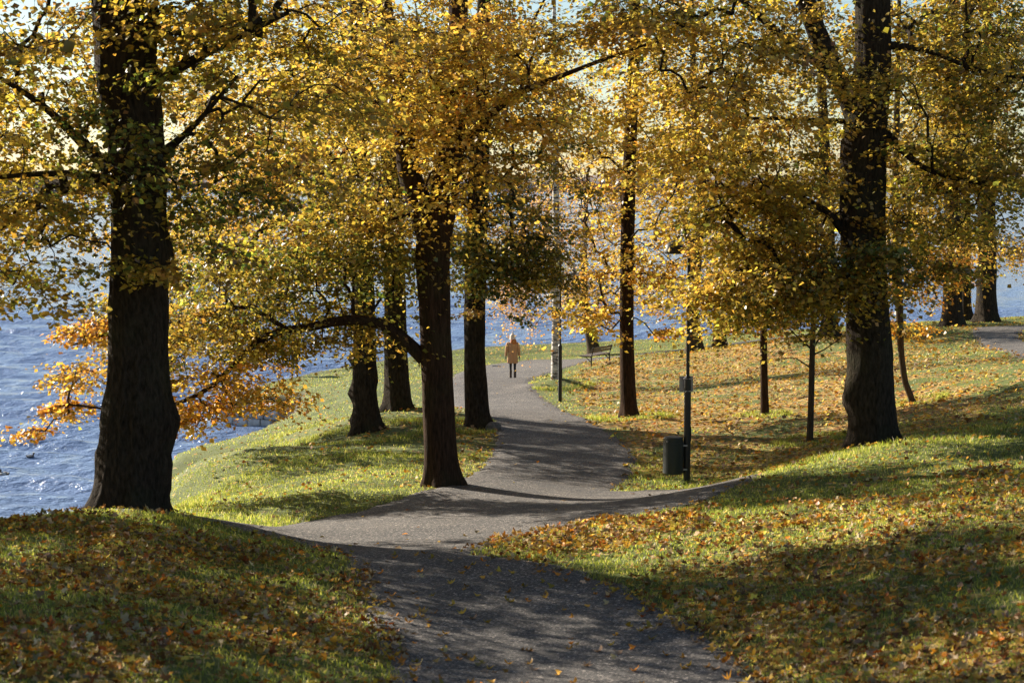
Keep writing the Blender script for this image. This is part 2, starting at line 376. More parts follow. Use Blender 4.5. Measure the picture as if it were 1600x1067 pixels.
# water
m, n, out = new_mat('lake_water')
tc = N(n, 'ShaderNodeTexCoord'); mp = N(n, 'ShaderNodeMapping'); n.links.new(tc.outputs['Object'], mp.inputs[0]); mp.inputs['Rotation'].default_value = (0, 0, R(12)); mp.inputs['Scale'].default_value = (.62, 1, 1)
n1 = noise(n, mp.outputs[0], 2.2, 5, .62)
b = N(n, 'ShaderNodeBsdfPrincipled'); b.inputs['Base Color'].default_value = (.17, .24, .40, 1); b.inputs['Roughness'].default_value = .13
b.inputs['IOR'].default_value = 1.33
bp = N(n, 'ShaderNodeBump'); bp.inputs['Strength'].default_value = 1; bp.inputs['Distance'].default_value = .26
n.links.new(n1.outputs[0], bp.inputs['Height']); n.links.new(bp.outputs[0], b.inputs['Normal']); n.links.new(b.outputs[0], out.inputs[0]); M['water'] = m
ys = [26.0]
while ys[-1] < 2400: ys.append(ys[-1] * (1.0045 if ys[-1] < 130 else 1.016))
ys = np.array(ys); us = np.linspace(-1, 1, 300)
WY = np.repeat(ys[:, None], len(us), 1); WX = us[None, :] * (.45 * WY + 25)
WZ = np.zeros_like(WX); fade = sstep(500, 80, WY)
rr = np.random.default_rng(4)
for i in range(22):
    lam = rr.uniform(.7, 3.6); a = R(12 + rr.normal(0, 24)); k = 2 * math.pi / lam; amp = .017 * lam * rr.uniform(.5, 1.2)
    ph = k * (WX * math.sin(a) + WY * math.cos(a)) + rr.uniform(0, 6) + 1.4 * fbm(WX * .15, WY * .15, i, 2)
    WZ += amp * (1 - np.abs(np.sin(ph / 2)) * 1.6)
WZ = WZ * fade * (.5 + 1.0 * fbm(WX * .06, WY * .06, 77, 2)) - .02
idx = np.arange(WX.size).reshape(WX.shape)
q = np.stack([idx[:-1, :-1], idx[:-1, 1:], idx[1:, 1:], idx[1:, :-1]], -1).reshape(-1, 4)
tag(link('water', np_mesh('water', np.c_[WX.ravel(), WY.ravel(), WZ.ravel()], [q], None, M['water'], True)), kind='structure')

# far wooded shore
m, n, out = new_mat('far_hazed_autumn_woodland')
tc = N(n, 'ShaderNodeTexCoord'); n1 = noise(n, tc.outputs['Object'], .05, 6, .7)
c = ramp(n, n1.outputs[0], [(.3, (.20, .19, .20)), (.5, (.28, .24, .23)), (.7, (.38, .30, .24))])  # woodland browns paled to grey: distance haze is put into the colour
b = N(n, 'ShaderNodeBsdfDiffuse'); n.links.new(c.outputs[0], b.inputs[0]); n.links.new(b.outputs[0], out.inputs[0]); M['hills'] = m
xs = np.arange(-1500, 1500, 6.0); rows = []
prof = 9 + 9 * fbm(xs * .004, xs * 0, 5) + 4 * fbm(xs * .03, xs * 0, 6) + 3 * vnoise(xs * .12, xs * 0, 7) + 4 * sstep(-400, -700, xs)
for j, (dy, f) in enumerate([(0, -.1), (2, .35), (12, .62), (35, .85), (70, 1), (160, 1.05), (400, .6)]):
    nz = 3 * (vnoise(xs * .14, xs * 0 + j * 3, 8) - .5) * (1 if 0 < j < 6 else 0)
    rows.append(np.c_[xs + 0 * xs, 1800 + 60 * fbm(xs * .002, xs * 0, 9) + dy, prof * f + nz])
V = np.vstack(rows); nx = len(xs); idx = np.arange(len(V)).reshape(-1, nx)
q = np.stack([idx[:-1, :-1], idx[:-1, 1:], idx[1:, 1:], idx[1:, :-1]], -1).reshape(-1, 4)
tag(link('hills', np_mesh('hills', V, [q], None, M['hills'], True)), kind='structure')

# ------------------------------------------------------------------ leaf geometry
PAL = dict(yellow=(.62, .425, .065), gold=(.58, .335, .055), lemon=(.68, .54, .16), olive=(.31, .24, .045), green=(.14, .17, .03),
           dgreen=(.05, .085, .02), orange=(.62, .25, .03), rust=(.34, .10, .02), brown=(.20, .10, .035), peach=(.66, .36, .16), tan=(.42, .30, .16))
MIX = {
 'yellow': dict(yellow=4.5, gold=3, olive=2.6, lemon=.8, green=.9, brown=.8),
 'olive': dict(yellow=2.8, olive=4, green=1.8, gold=1.8, brown=1.0, dgreen=.7),
 'green': dict(green=4, olive=3.5, dgreen=2, yellow=2, lemon=.4, gold=1),
 'dark': dict(dgreen=3.5, green=3, olive=2.4, brown=1, gold=1),
 'orange': dict(orange=4, gold=3, rust=1, yellow=2),
 'amber': dict(gold=4, orange=1.6, yellow=3, olive=1.2, peach=.5),
 'pale': dict(peach=5, orange=1.5, gold=2, yellow=.5),
 'golden': dict(gold=4, yellow=5, lemon=1.2, orange=.7, olive=1.2, brown=.3),
 'litter': dict(brown=3.5, tan=5, gold=3.4, orange=2.6, rust=1.6, yellow=1.6, olive=.8),
 'litterlight': dict(tan=4.5, gold=3.6, orange=2.4, yellow=2.6, olive=.3, brown=1.6),
}
def pal_cols(key, n, rng):
    d = MIX[key]; names = list(d); p = np.array([d[k] for k in names], float); p /= p.sum()
    base = np.array([PAL[k] for k in names])[rng.choice(len(names), n, p=p)]
    return np.clip(base * rng.lognormal(-.2, .36, (n, 1)) * rng.uniform(.88, 1.12, (n, 3)), 0, .8)
def leaf_quads(P, D, Nn, L, W, col, detail):
    """P base points, D unit directions, Nn unit normals, L lengths, W widths -> verts, faces, cols"""
    S = np.cross(D, Nn); S /= np.linalg.norm(S, axis=1, keepdims=True) + 1e-9
    Nn = np.cross(S, D); L = L[:, None]; W = W[:, None]; n = len(P)
    if detail >= 3:
        k = 11; th = np.linspace(0, 2 * math.pi, k, endpoint=False)[None, :] + math.pi / k
        lr = np.random.default_rng(n); rad_ = np.where(np.arange(k) % 2 == 0, .52, .30)[None, :] * lr.uniform(.75, 1.2, (n, k)); rad_[:, 5:6] *= .5
        curl = lr.normal(.5, .7, (n, 1)) * rad_ ** 2 + lr.normal(0, .07, (n, k)); cu2 = lr.normal(0, .6, (n, 1)) * (rad_ * np.cos(th)) ** 2
        C0 = P + D * L * .5
        Vr = C0[:, None] + D[:, None] * (rad_ * np.cos(th) * L)[..., None] + S[:, None] * (rad_ * np.sin(th) * L)[..., None] + Nn[:, None] * ((curl + cu2) * L)[..., None]
        V = np.concatenate([C0[:, None], Vr], 1); i = np.arange(n)[:, None] * (k + 1)
        return V.reshape(-1, 3), [np.concatenate([i + np.array([0, 1 + j, 1 + (j + 1) % k]) for j in range(k)])], np.repeat(col, k + 1, 0)
    if detail >= 2:
        prof = [(0, 0, 0), (.18, .42, .06), (.45, .30, .03), (.62, .5, .10), (1, 0, -.12), (.62, -.5, .10), (.45, -.30, .03), (.18, -.42, .06)]
        fc = np.array([(0, 1, 2, 4), (2, 3, 4, 4), (0, 4, 6, 7), (4, 5, 6, 6)])
        V = np.stack([P + D * L * a + S * W * b_ + Nn * L * c_ for a, b_, c_ in prof], 1)
        i = np.arange(n)[:, None] * 8
        quads = np.concatenate([i + np.array([0, 1, 2, 4]), i + np.array([0, 4, 6, 7])])
        tris = np.concatenate([i + np.array([2, 3, 4]), i + np.array([4, 5, 6])])
        return V.reshape(-1, 3), [quads, tris], np.repeat(col, 8, 0)
    if detail == 1:
        prof = [(0, 0, 0), (.45, .5, .10), (1, 0, -.05), (.45, -.5, .10)]
        V = np.stack([P + D * L * a + S * W * b_ + Nn * L * c_ for a, b_, c_ in prof], 1)
        i = np.arange(n)[:, None] * 4
        return V.reshape(-1, 3), [np.concatenate([i + np.array([0, 1, 2]), i + np.array([0, 2, 3])])], np.repeat(col, 4, 0)
    prof = [(0, 0, 0), (.5, .5, 0), (1, 0, 0), (.5, -.5, 0)]
    V = np.stack([P + D * L * a + S * W * b_ + Nn * L * c_ for a, b_, c_ in prof], 1)
    i = np.arange(n)[:, None] * 4
    return V.reshape(-1, 3), [i + np.array([0, 1, 2, 3])], np.repeat(col, 4, 0)
def unit(a): return a / (np.linalg.norm(a, axis=-1, keepdims=True) + 1e-9)

# ------------------------------------------------------------------ trees
def tube(pts_, rad, sides, V, Q, noise_amp=0, flare=0, seed=0, burls=()):
    """append a tapered tube to vertex/quads lists"""
    pts_ = np.asarray(pts_, float); n = len(pts_)
    T = np.gradient(pts_, axis=0); T = unit(T)
    ref = np.array((0, 1, 0)) if abs(T[0][1]) < .9 else np.array((1, 0, 0))
    base = len(V[0]) if V[0] is not None else 0
    A = unit(np.cross(T, ref)); B = np.cross(T, A)
    th = np.linspace(0, 2 * math.pi, sides, endpoint=False)
    ring = A[:, None, :] * np.cos(th)[None, :, None] + B[:, None, :] * np.sin(th)[None, :, None]
    rr = np.repeat(np.asarray(rad, float)[:, None], sides, 1)
    if noise_amp:
        z = pts_[:, 2][:, None]; c_, s_ = np.cos(th)[None, :], np.sin(th)[None, :]
        ridge = vnoise(th[None, :] * sides / 6.5 + 0 * z, z * 2.2, seed) * .5 + vnoise(th[None, :] * sides / 12 + 3 + 0 * z, z * .9, seed + 1) * .5
        lump = fbm(c_ * 1.2 + seed + 0 * z, z * .9 + s_ * 1.2, seed + 2, 3)
        rr = rr * (1 + noise_amp * (ridge - .5) + noise_amp * 1.3 * (lump - .47))
    if flare:
        h = (pts_[:, 2] - pts_[0, 2] - .4)[:, None]
        lobes = .55 + .45 * np.cos(th * 5 + seed)[None, :] + .3 * np.cos(th * 3 + seed * 2)[None, :]
        rr = rr * (1 + flare * np.exp(-np.clip(h, 0, 9) / .2) * lobes)
    for (bz, bang, amp, sz) in burls:
        dz = (pts_[:, 2][:, None] - bz) / sz; da = np.angle(np.exp(1j * (th[None, :] - bang))) / .75
        rr = rr + amp * np.exp(-dz ** 2 - da ** 2) * (.8 + .5 * vnoise(th[None, :] * 6 + 0 * dz, pts_[:, 2][:, None] * 9, 5))
    P = (pts_[:, None, :] + ring * rr[:, :, None]).reshape(-1, 3)
    idx = np.arange(n * sides).reshape(n, sides) + base
    q_ = np.stack([idx[:-1], np.roll(idx[:-1], -1, 1), np.roll(idx[1:], -1, 1), idx[1:]], -1).reshape(-1, 4)
    V[0] = P if V[0] is None else np.vstack([V[0], P]); Q.append(q_)
def resample(p, w_, step):
    p = np.asarray(p, float); w_ = np.asarray(w_, float)
    # smooth through the points with Catmull-Rom
    t = np.r_[0, np.cumsum(np.linalg.norm(np.diff(p, axis=0), axis=1))]
    n = max(3, int(t[-1] / step)); s_ = np.linspace(0, t[-1], n)
    P = np.vstack([2 * p[0] - p[1], p, 2 * p[-1] - p[-2]]); o = []
    for v in s_:
        i = min(len(t) - 2, int(np.searchsorted(t, v, 'right') - 1)); u = (v - t[i]) / (t[i + 1] - t[i])
        a, b_, c_, d_ = P[i], P[i + 1], P[i + 2], P[i + 3]
        o.append(.5 * ((2 * b_) + (-a + c_) * u + (2 * a - 5 * b_ + 4 * c_ - d_) * u * u + (-a + 3 * b_ - 3 * c_ + d_) * u ** 3))
    return np.array(o), np.interp(s_, t, w_)
LEAF_N, LEAF_S = 1.03, .82
NLEAF = [0]
def build_tree(name, Y, trunk, crowns, label, cat='tree', limbs=(), bark='bark', detail=1, leaf=.105, sides=24, spray_r=.75,
               nleaf=80, flare=.45, burls=(), seed=1, group='trees in the lakeside park', minh=2.2, namp=.16, xy=None, droop=.12):
    """trunk: [(px,py,width_px)...] bottom to top at distance Y; limbs: list of [(px,py,Y,w)...];
    crowns: (px,py,Y, rx,ry,rz, number of sprays, colour mix, density factor)"""
    rng = np.random.default_rng(seed)
    tp = [at(a, b_, Y) for a, b_, c_ in trunk]; tw = [c_ / F_PX * Y / 2 for a, b_, c_ in trunk]
    if xy is not None:
        off = np.array(xy) - tp[0][:2]
        for p in tp: p[:2] += off
    gz = h1(tp[0][0], tp[0][1])
    tp[0][2] = gz
    tp = [tp[0] - np.array((0, 0, .4))] + tp; tw = [tw[0]] + tw
    root = empty(name, (tp[0][0], tp[0][1], gz), label, cat, group)
    org = np.array((tp[0][0], tp[0][1], gz))
    P, W = resample(tp, tw, .12 if sides > 20 else .3)
    V = [None]; Q = []
    bl = [(at(0, b_[0], Y)[2], b_[1], b_[2], b_[3]) for b_ in burls]
    tube(P, W, sides, V, Q, namp, flare, seed, bl)
    link('trunk', np_mesh('trunk', V[0] - org, Q, None, M[bark], True), root)
    # skeleton nodes
    step = 4 if sides > 20 else 1
    okn = P[::step]; wr = W[::step]
    sel = okn[:, 2] > gz + minh
    nodes = [*okn[sel]]; nrad = [*wr[sel]]; npath = [*(okn[sel][:, 2] - gz)]; nmain = [True] * len(nodes)
    V = [None]; Q = []
    for lb in limbs:
        lp = [at(a, b_, y_) for a, b_, y_, c_ in lb]; lw = [c_ / F_PX * y_ / 2 for a, b_, y_, c_ in lb]
        LP, LW = resample(lp, lw, .2); Vl = [None]; Ql = []
        tube(LP, LW, 12, Vl, Ql, .12, 0, seed + 5)
        link('limb', np_mesh('limb', Vl[0] - org, Ql, None, M[bark], True), root)
        for p, r_ in zip(LP[2:], LW[2:]): nodes.append(p); nrad.append(r_); npath.append(1.5); nmain.append(True)
    # spray centres
    C = []; KEY = []; DN = []; BIG = []; SR = []; nleaf = nleaf * 1.22 * LEAF_N; leaf = leaf * LEAF_S; spray_r = spray_r * 1.3
    for (cx, cy, cY, rx, ry, rz, ns, key, den) in crowns:
        c0 = at(cx, cy, cY); ns = ns * 1.4 if cy > -100 else ns
        if xy is not None: c0[:2] += off
        k = 0
        while k < ns:
            p = rng.normal(0, .56, 3)
            if p @ p > 1.9: continue
            q_ = c0 + p * (rx, ry, rz)
            if q_[2] < h1(q_[0], q_[1]) + .7: k += .2; continue
            C.append(q_); KEY.append(key); DN.append(den * (.55 if cy < -150 else 1)); BIG.append(1.35 if cy < -150 else 1.0); SR.append(min(spray_r, .3 + .7 * max(rx, rz))); k += 1
    C = np.array(C); n = len(C)
    best = np.full(n, 1e9); who = np.zeros(n, int); done = np.zeros(n, bool)
    def upd(lo):
        A = np.array(nodes[lo:]); pw = np.array(npath[lo:]); rd = np.array(nrad[lo:])
        d = C[:, None, :] - A[None]; dist = np.linalg.norm(d, axis=2)
        steep = np.clip(-d[:, :, 2] / (dist + .01), 0, 1) * .8      # branches prefer to rise
        cost = dist * (1 + steep) + .22 * pw[None]
        j = cost.argmin(1); c_ = cost[np.arange(n), j]
        u = c_ < best; best[u] = c_[u]; who[u] = j[u] + lo
    upd(0)
    chains = []; parent_of = {}
    dirs = np.zeros((n, 3))
    for _ in range(n):
        i = int(np.where(done, 1e9, best).argmin()); done[i] = True
        a = who[i]; A = nodes[a]; d = C[i] - A; L = np.linalg.norm(d)
        ns = max(2, int(L / .35) + 1); lo = len(nodes); ts = np.linspace(0, 1, ns + 1)[1:]
        arch = min(.22 * L, .5); side = unit(np.cross(d, (0, 0, 1))) * rng.normal(0, .07 * L)
        prev = a; ch = [a]
        jit = rng.normal(0, .02 * min(L, 3), (ns, 3))
        for k_, t in enumerate(ts):
            p = A + d * t + (np.array((0, 0, arch)) + side) * math.sin(math.pi * t) + jit[k_] * (0 if t == 1 else 1)
            nodes.append(p); nrad.append(0); npath.append(npath[prev] + L / ns); nmain.append(False)
            parent_of[len(nodes) - 1] = prev; prev = len(nodes) - 1; ch.append(prev)
        dirs[i] = unit(nodes[-1] - nodes[-2]); chains.append(ch); upd(lo)
    # pipe radii
    pr = np.zeros(len(nodes)); e = 2.2; tip = .0075 if Y < 50 else .011
    for ch in chains: pr[ch[-1]] += tip ** e
    for k_ in range(len(nodes) - 1, -1, -1):
        if k_ in parent_of: pr[parent_of[k_]] += pr[k_]
    rad = pr ** (1 / e)
    for ch in chains:
        pp = np.array([nodes[k_] for k_ in ch]); r_ = np.array([rad[k_] for k_ in ch]).copy()
        if nmain[ch[0]]: r_[0] = min(r_[1] * 1.5, nrad[ch[0]] * .8)
        else: r_[0] = r_[1] * 1.1
        tube(pp, np.maximum(r_, .004), 8 if r_.max() > .05 else (5 if r_.max() > .02 else 3), V, Q)
    # twigs + leaves
    LPs = []; LDs = []; LNs = []; LC = []; LL = []
    TV = []; TQ = []
    for i in range(n):
        d0 = dirs[i].copy(); d0[2] *= .3; d0 = unit(d0); tw_n = rng.integers(4, 8); nl = int(nleaf * DN[i] * rng.uniform(.6, 1.35))
        ang0 = math.atan2(d0[1], d0[0]); R_ = SR[i] * rng.uniform(.6, 1.5)
        ang = ang0 + rng.uniform(-1.5, 1.5, tw_n); ln = R_ * rng.uniform(.55, 1.1, tw_n); rise = rng.normal(.02 - droop, .16, tw_n)
        tdir = np.c_[np.cos(ang), np.sin(ang), rise]; tdir = unit(tdir)
        j = rng.integers(0, tw_n, nl); t = rng.uniform(.08, 1.02, nl)
        pos = C[i] + tdir[j] * (ln[j] * t)[:, None]; pos[:, 2] -= droop * 1.3 * (t * ln[j]) ** 2
        pos += rng.normal(0, 1, (nl, 3)) * (.10, .10, .06) * (R_ / .75)
        a2 = ang[j] + rng.choice((-1, 1), nl) * rng.uniform(.3, 1.6, nl)
        ld = unit(np.c_[np.cos(a2), np.sin(a2), rng.normal(-.45, .45, nl)])
        nn = unit(np.c_[rng.normal(0, .62, nl), rng.normal(0, .62, nl), np.ones(nl)])
        LL.append(np.full(nl, BIG[i])); LPs.append(pos); LDs.append(ld); LNs.append(nn)
        cc = pal_cols(KEY[i], nl, rng); tone = pal_cols(KEY[i], 1, rng) * rng.uniform(.85, 1.1)
        LC.append(cc * .6 + tone * .4)
        for k_ in range(tw_n):
            A = C[i]; Bm = C[i] + tdir[k_] * ln[k_] * .5; E = C[i] + tdir[k_] * ln[k_]
            Bm = Bm - np.array((0, 0, droop * .3 * ln[k_] ** 2)); E = E - np.array((0, 0, droop * 1.3 * ln[k_] ** 2))
            w_ = .0055 if Y < 50 else .008
            s_ = np.array((-tdir[k_][1], tdir[k_][0], 0)) * w_; u_ = np.array((0, 0, w_ * 1.2))
            TV += [A + s_, A - s_, A + u_, Bm + s_ * .7, Bm - s_ * .7, Bm + u_ * .7, E, E + s_ * .2, E + u_ * .2]
            o_ = len(TV) - 9; TQ += [(o_ + a_, o_ + b_, o_ + b_ + 3, o_ + a_ + 3) for a_, b_ in ((0, 1), (1, 2), (2, 0))] + [(o_ + 3 + a_, o_ + 3 + b_, o_ + 6 + b_, o_ + 6 + a_) for a_, b_ in ((0, 1), (1, 2), (2, 0))]
    base = 0 if V[0] is None else len(V[0])
    V[0] = np.array(TV) if V[0] is None else np.vstack([V[0], TV]); Q.append(np.array(TQ) + base)
    link('branches', np_mesh('branches', V[0] - org, Q, None, M[bark], True), root)
    Pn = np.vstack(LPs); Dn = np.vstack(LDs); Nn_ = np.vstack(LNs); Cn = np.clip(np.vstack(LC), 0, .8)
    NLEAF[0] += len(Pn)
    Ls = leaf * np.clip(rng.lognormal(0, .28, len(Pn)), .45, 1.7) * np.concatenate(LL)
    v_, f_, c_ = leaf_quads(Pn, Dn, Nn_, Ls, Ls * rng.uniform(.7, 1.0, len(Pn)), Cn, detail)
    cr = link('crown', np_mesh('crown', v_ - org, f_, c_, M['leaf']), root); cr['kind'] = 'stuff'
    return root

PI = math.pi
# big left foreground tree
build_tree('oak_tree', 23.8, [(203,795,112),(208,745,106),(214,690,102),(216,640,98),(217,560,95),(217,450,92),(218,350,88),(212,230,88),(200,120,95),(196,0,98),(198,-120,80),(190,-330,60),(200,-600,30)],
  [(25,130,23.8,1.3,2.2,1.6,46,'olive',1),(415,120,23.8,1.65,1.8,1.4,44,'olive',1),(200,60,26.5,1.6,.8,1.2,24,'yellow',1),(50,400,23,.9,1,.9,16,'olive',.8),(110,290,24,1.2,1.5,.5,14,'olive',.9),
   (340,320,24,.8,.9,.75,15,'dark',1),(210,225,22.7,.9,.35,.5,9,'dark',.8),(230,420,22.9,.45,.25,.2,4,'olive',.8),(350,10,23,1.3,1.4,.6,20,'olive',1),
   (180,-330,22.5,4.2,4,2.6,120,'olive',1),(100,-260,18.5,3.2,3.4,1.6,60,'olive',1),(-150,330,26,1.8,2,1.3,56,'olive',1),(-110,440,25,1.3,1.5,.6,22,'olive',1)],  # mostly out of view: crown clusters added to shade the foreground
  'thick tree with swollen burls low on its dark trunk, on the left foreground bank',
  limbs=[[(185,300,23.8,22),(150,275,23.6,14),(60,272,23.4,9),(-40,282,23.2,5)],[(175,270,23.8,26),(120,215,23.7,16),(60,160,23.4,10),(-20,110,23,6)],
         [(235,130,23.8,22),(330,80,23.2,12),(450,20,22.6,7)],[(240,250,23.8,18),(300,200,23.4,9),(370,120,23,5)]],
  detail=1, leaf=.10, sides=56, flare=.5, burls=[(650,-.1,.09,.3),(658,PI+.1,.12,.3),(715,0,.08,.34),(395,PI,.09,.2),(640,PI/2+.3,.08,.3),(735,PI,.08,.3)], seed=3, namp=.2, nleaf=85, minh=3.8)
# centre forked tree
build_tree('oak_tree', 30, [(691,757,56),(688,700,53),(684,600,50),(680,480,50),(677,390,54),(690,330,46),(703,250,40),(712,150,34),(716,0,30),(720,-160,22),(710,-400,12)],
  [(610,120,29.5,2.6,2.2,1.5,85,'yellow',1),(760,130,28.6,1.4,1.4,1.5,42,'golden',1),(720,310,28.9,.9,.5,.75,16,'golden',.55),(560,330,30.5,1.3,1.4,.7,34,'olive',1),
   (470,430,30,2.0,1.1,.75,50,'green',.9),(360,500,30,1.2,1,.7,28,'olive',.9),(560,520,30,1.0,.9,.28,10,'olive',.7),(560,400,30.5,1.0,1,.6,22,'green',1),(375,600,30,.8,.8,.4,18,'amber',.8),(410,545,30,.6,.8,.25,10,'olive',.8),(310,640,30,.4,.6,.35,8,'orange',.7),
   (140,510,30.6,.38,.5,.35,12,'orange',.55),(125,590,30.6,.3,.5,.3,8,'amber',.5),(110,645,30.6,.38,.4,.22,8,'orange',.5),(55,675,30.6,.22,.3,.05,3,'orange',.4),(250,540,30.4,.6,.8,.7,16,'olive',.9),(255,640,30.4,.5,.6,.35,8,'amber',.8),
   (640,-200,30,3.8,3.8,2.4,110,'yellow',1)],
  'forked dark tree beside the path with a long low limb reaching left',
  limbs=[[(680,400,30,40),(660,330,30.1,42),(640,270,30.2,36),(625,150,30.3,30),(600,0,30.4,24),(580,-150,30.5,14)],
         [(662,560,30,24),(625,525,29.9,20),(590,505,29.8,18),(540,500,29.7,16),(480,512,29.7,14),(430,520,29.8,13),(385,548,29.9,10),(335,600,30.1,8),(270,632,30.3,6),(190,640,30.5,4),(110,632,30.6,3)],
         [(450,515,29.8,9),(380,480,30,6),(290,500,30.3,5),(180,520,30.5,4),(110,540,30.6,3)],
         [(705,250,30,16),(790,160,29.2,11),(900,110,28.8,7),(1010,70,28.5,4)]],
  detail=1, leaf=.095, sides=40, flare=.5, seed=11, nleaf=85, bark='bark_brown', namp=.12, minh=2.2)
build_tree('oak_tree', 39.5, [(574,672,46),(572,640,40),(569,600,38),(570,540,36),(568,420,32),(566,300,30),(560,180,26),(556,40,22),(560,-150,14)],
  [(520,250,39.5,2.2,2,1.9,62,'yellow',1),(410,290,40,1.5,1.8,1.6,42,'amber',1),(380,400,40.5,1.8,1.8,.8,34,'olive',1),(285,500,42.5,1.9,2,.85,44,'green',1),(235,470,40,1.1,1.6,.9,24,'olive',1),(215,545,38,.7,1.8,.5,18,'amber',.9),(600,130,40,1.6,1.8,1.5,36,'olive',1),(540,-120,39.5,3.2,3,2,60,'yellow',1)],  # low clusters on the left are added to shade the lawn and path
  'gnarled tree with knobbly bumps up its left side on the lakeside lawn',
  limbs=[[(568,370,39.5,16),(530,320,39.4,13),(490,310,39.2,8)],[(567,360,39.5,14),(520,330,39,9),(470,350,38.8,5)]],
  detail=1, leaf=.095, sides=32, flare=.5, burls=[(560,0,.14,.14),(612,-.2,.13,.16),(655,0,.08,.15),(590,PI,.06,.2)], seed=21, bark='bark', nleaf=80)
build_tree('oak_tree', 43.5, [(622,639,44),(620,600,38),(618,540,36),(616,420,34),(612,300,33),(608,150,30),(600,0,24),(600,-150,14)],
  [(590,200,43.5,2.2,2.2,2.6,62,'yellow',1),(350,210,45,2.2,2,2.2,50,'amber',1),(470,400,44.5,2.0,1.8,1.1,34,'amber',1),(330,400,46,1.6,1.6,1.0,24,'yellow',.9),(480,100,45,2.5,2,2,50,'yellow',1),(250,330,46,1.8,1.6,1.6,34,'amber',.9)],
  'straight dark tree standing behind the gnarled one on the lakeside lawn',
  limbs=[[(612,330,43.5,16),(520,250,44,11),(400,215,44.6,7),(300,230,45,5)]], detail=1, leaf=.10, sides=32, seed=31, nleaf=78)
build_tree('oak_tree', 40, [(748,668,42),(745,640,37),(742,560,35),(742,470,34),(744,380,34),(748,280,32),(752,150,26),(756,0,20),(760,-150,12)],
  [(790,290,39.8,1.3,1.6,2.5,66,'dark',.95),(820,425,39.6,1.1,1,.65,26,'green',1),(745,400,39,.8,.6,.7,18,'green',1),(780,80,40,1.6,1.8,1.7,56,'olive',1),(690,230,40.6,1.2,1.5,1.5,30,'olive',1),(760,-150,40,2.8,2.8,2,50,'olive',1)],
  'tree with deep green leaves at the path edge, small rock at its foot', detail=1, leaf=.10, sides=32, flare=.5, seed=41, nleaf=92)
build_tree('maple_tree', 42, [(983,652,27),(981,600,24),(979,500,22),(981,350,22),(986,200,20),(992,60,18),(994,-100,12),(994,-250,7)],
  [(975,210,42,1.9,1.8,2.4,66,'golden',.8),(1010,420,41.5,1.2,1.2,.9,24,'golden',.7),(925,490,41.5,.75,.8,.4,11,'golden',.8),(910,330,42,.8,1.1,1.2,12,'golden',.6),(990,-80,42,2.6,2.6,1.8,44,'golden',.9),(1040,520,41.8,.35,.4,.25,4,'golden',.7)],
  'slim straight tree with sparse golden leaves between the two lamp posts', detail=1, leaf=.12, sides=24, flare=.4, seed=51, nleaf=62, bark='bark_brown', namp=.08)
build_tree('birch_tree', 57, [(868,608,15),(868,560,13),(869,480,12),(869,380,11),(868,260,10),(866,120,8),(866,0,5)],
  [(845,330,58.6,1.2,.8,2.5,36,'pale',.6),(815,440,57.5,.75,.9,1.4,28,'pale',.8),(885,180,58.8,1.6,1,2,26,'golden',.6),(905,420,58,.8,.8,.9,14,'golden',.6),(900,370,59,1.4,1.2,1.6,22,'pale',.5)],
  'white barked birch on a small mound right behind the far lamp post', bark='birch', detail=0, leaf=.085, sides=14, flare=.2, seed=61, nleaf=70, namp=.04, droop=.9, spray_r=.6)
# trees at the shore behind
build_tree('willow_tree', 84, [(930,552,22),(922,520,17),(914,480,14),(912,420,11),(915,340,7),(918,270,5)],
  [(905,470,84,1.6,1.2,1.0,22,'amber',.8),(930,330,84,2,2,2.4,40,'pale',.6),(820,400,84,1.8,1.5,2.6,30,'pale',.7),(930,220,84,3,2.2,3,50,'golden',.7),(990,440,84,2.2,1.6,1.6,26,'golden',.7)],
  'leaning pale trunk at the water edge directly behind the bench', bark='bark_young', detail=0, leaf=.13, sides=14, seed=63, nleaf=60, spray_r=.9)
build_tree('alder_tree', 73, [(1085,550,28),(1084,520,23),(1082,470,20),(1088,400,18),(1095,300,15),(1085,170,12),(1082,40,8),(1082,-60,5)],
  [(1085,220,73,2.8,2.5,4.2,74,'golden',.7),(1040,90,73,2.6,2.5,2.2,36,'golden',.8),(1010,340,73,2.6,2,2.0,40,'golden',.8),(1060,460,73,1.8,1.5,.9,22,'amber',.8),(1130,400,73,1.8,1.8,1.6,24,'olive',.8)],
  'tall multi stemmed shore tree just right of the near lamp post',
  limbs=[[(1084,420,73,12),(1062,300,73,10),(1045,200,73,7),(1040,80,73,4)],[(1092,380,73,11),(1108,250,73,8),(1112,100,73,5)]], bark='bark_young', detail=0, leaf=.14, sides=16, seed=65, nleaf=60, spray_r=1.0)
build_tree('alder_tree', 78, [(1124,543,24),(1124,510,20),(1126,440,18),(1135,330,15),(1150,200,11),(1160,60,7)],
  [(1160,330,78,2.4,2.2,3.4,46,'olive',.8),(1190,460,78,2.6,1.8,.9,36,'golden',.9),(1180,130,78,3,2.6,3,46,'golden',.7)],
  'dark shore tree between the multi stemmed tree and the young trees', bark='bark_brown', detail=0, leaf=.14, sides=14, seed=67, nleaf=60, spray_r=1.0)
build_tree('alder_tree', 66, [(1298,527,34),(1297,500,26),(1296,430,24),(1290,300,20),(1285,160,15),(1280,0,9)],
  [(1270,330,66,2.8,2.6,3,56,'olive',.9),(1280,455,66,2.6,1.8,.8,36,'golden',.9),(1250,120,66,3,2.6,3,50,'yellow',.9)],
  'dark trunk on the crest of the slope just left of the big right hand tree', bark='bark', detail=0, leaf=.13, sides=14, seed=69, nleaf=60, spray_r=.95)
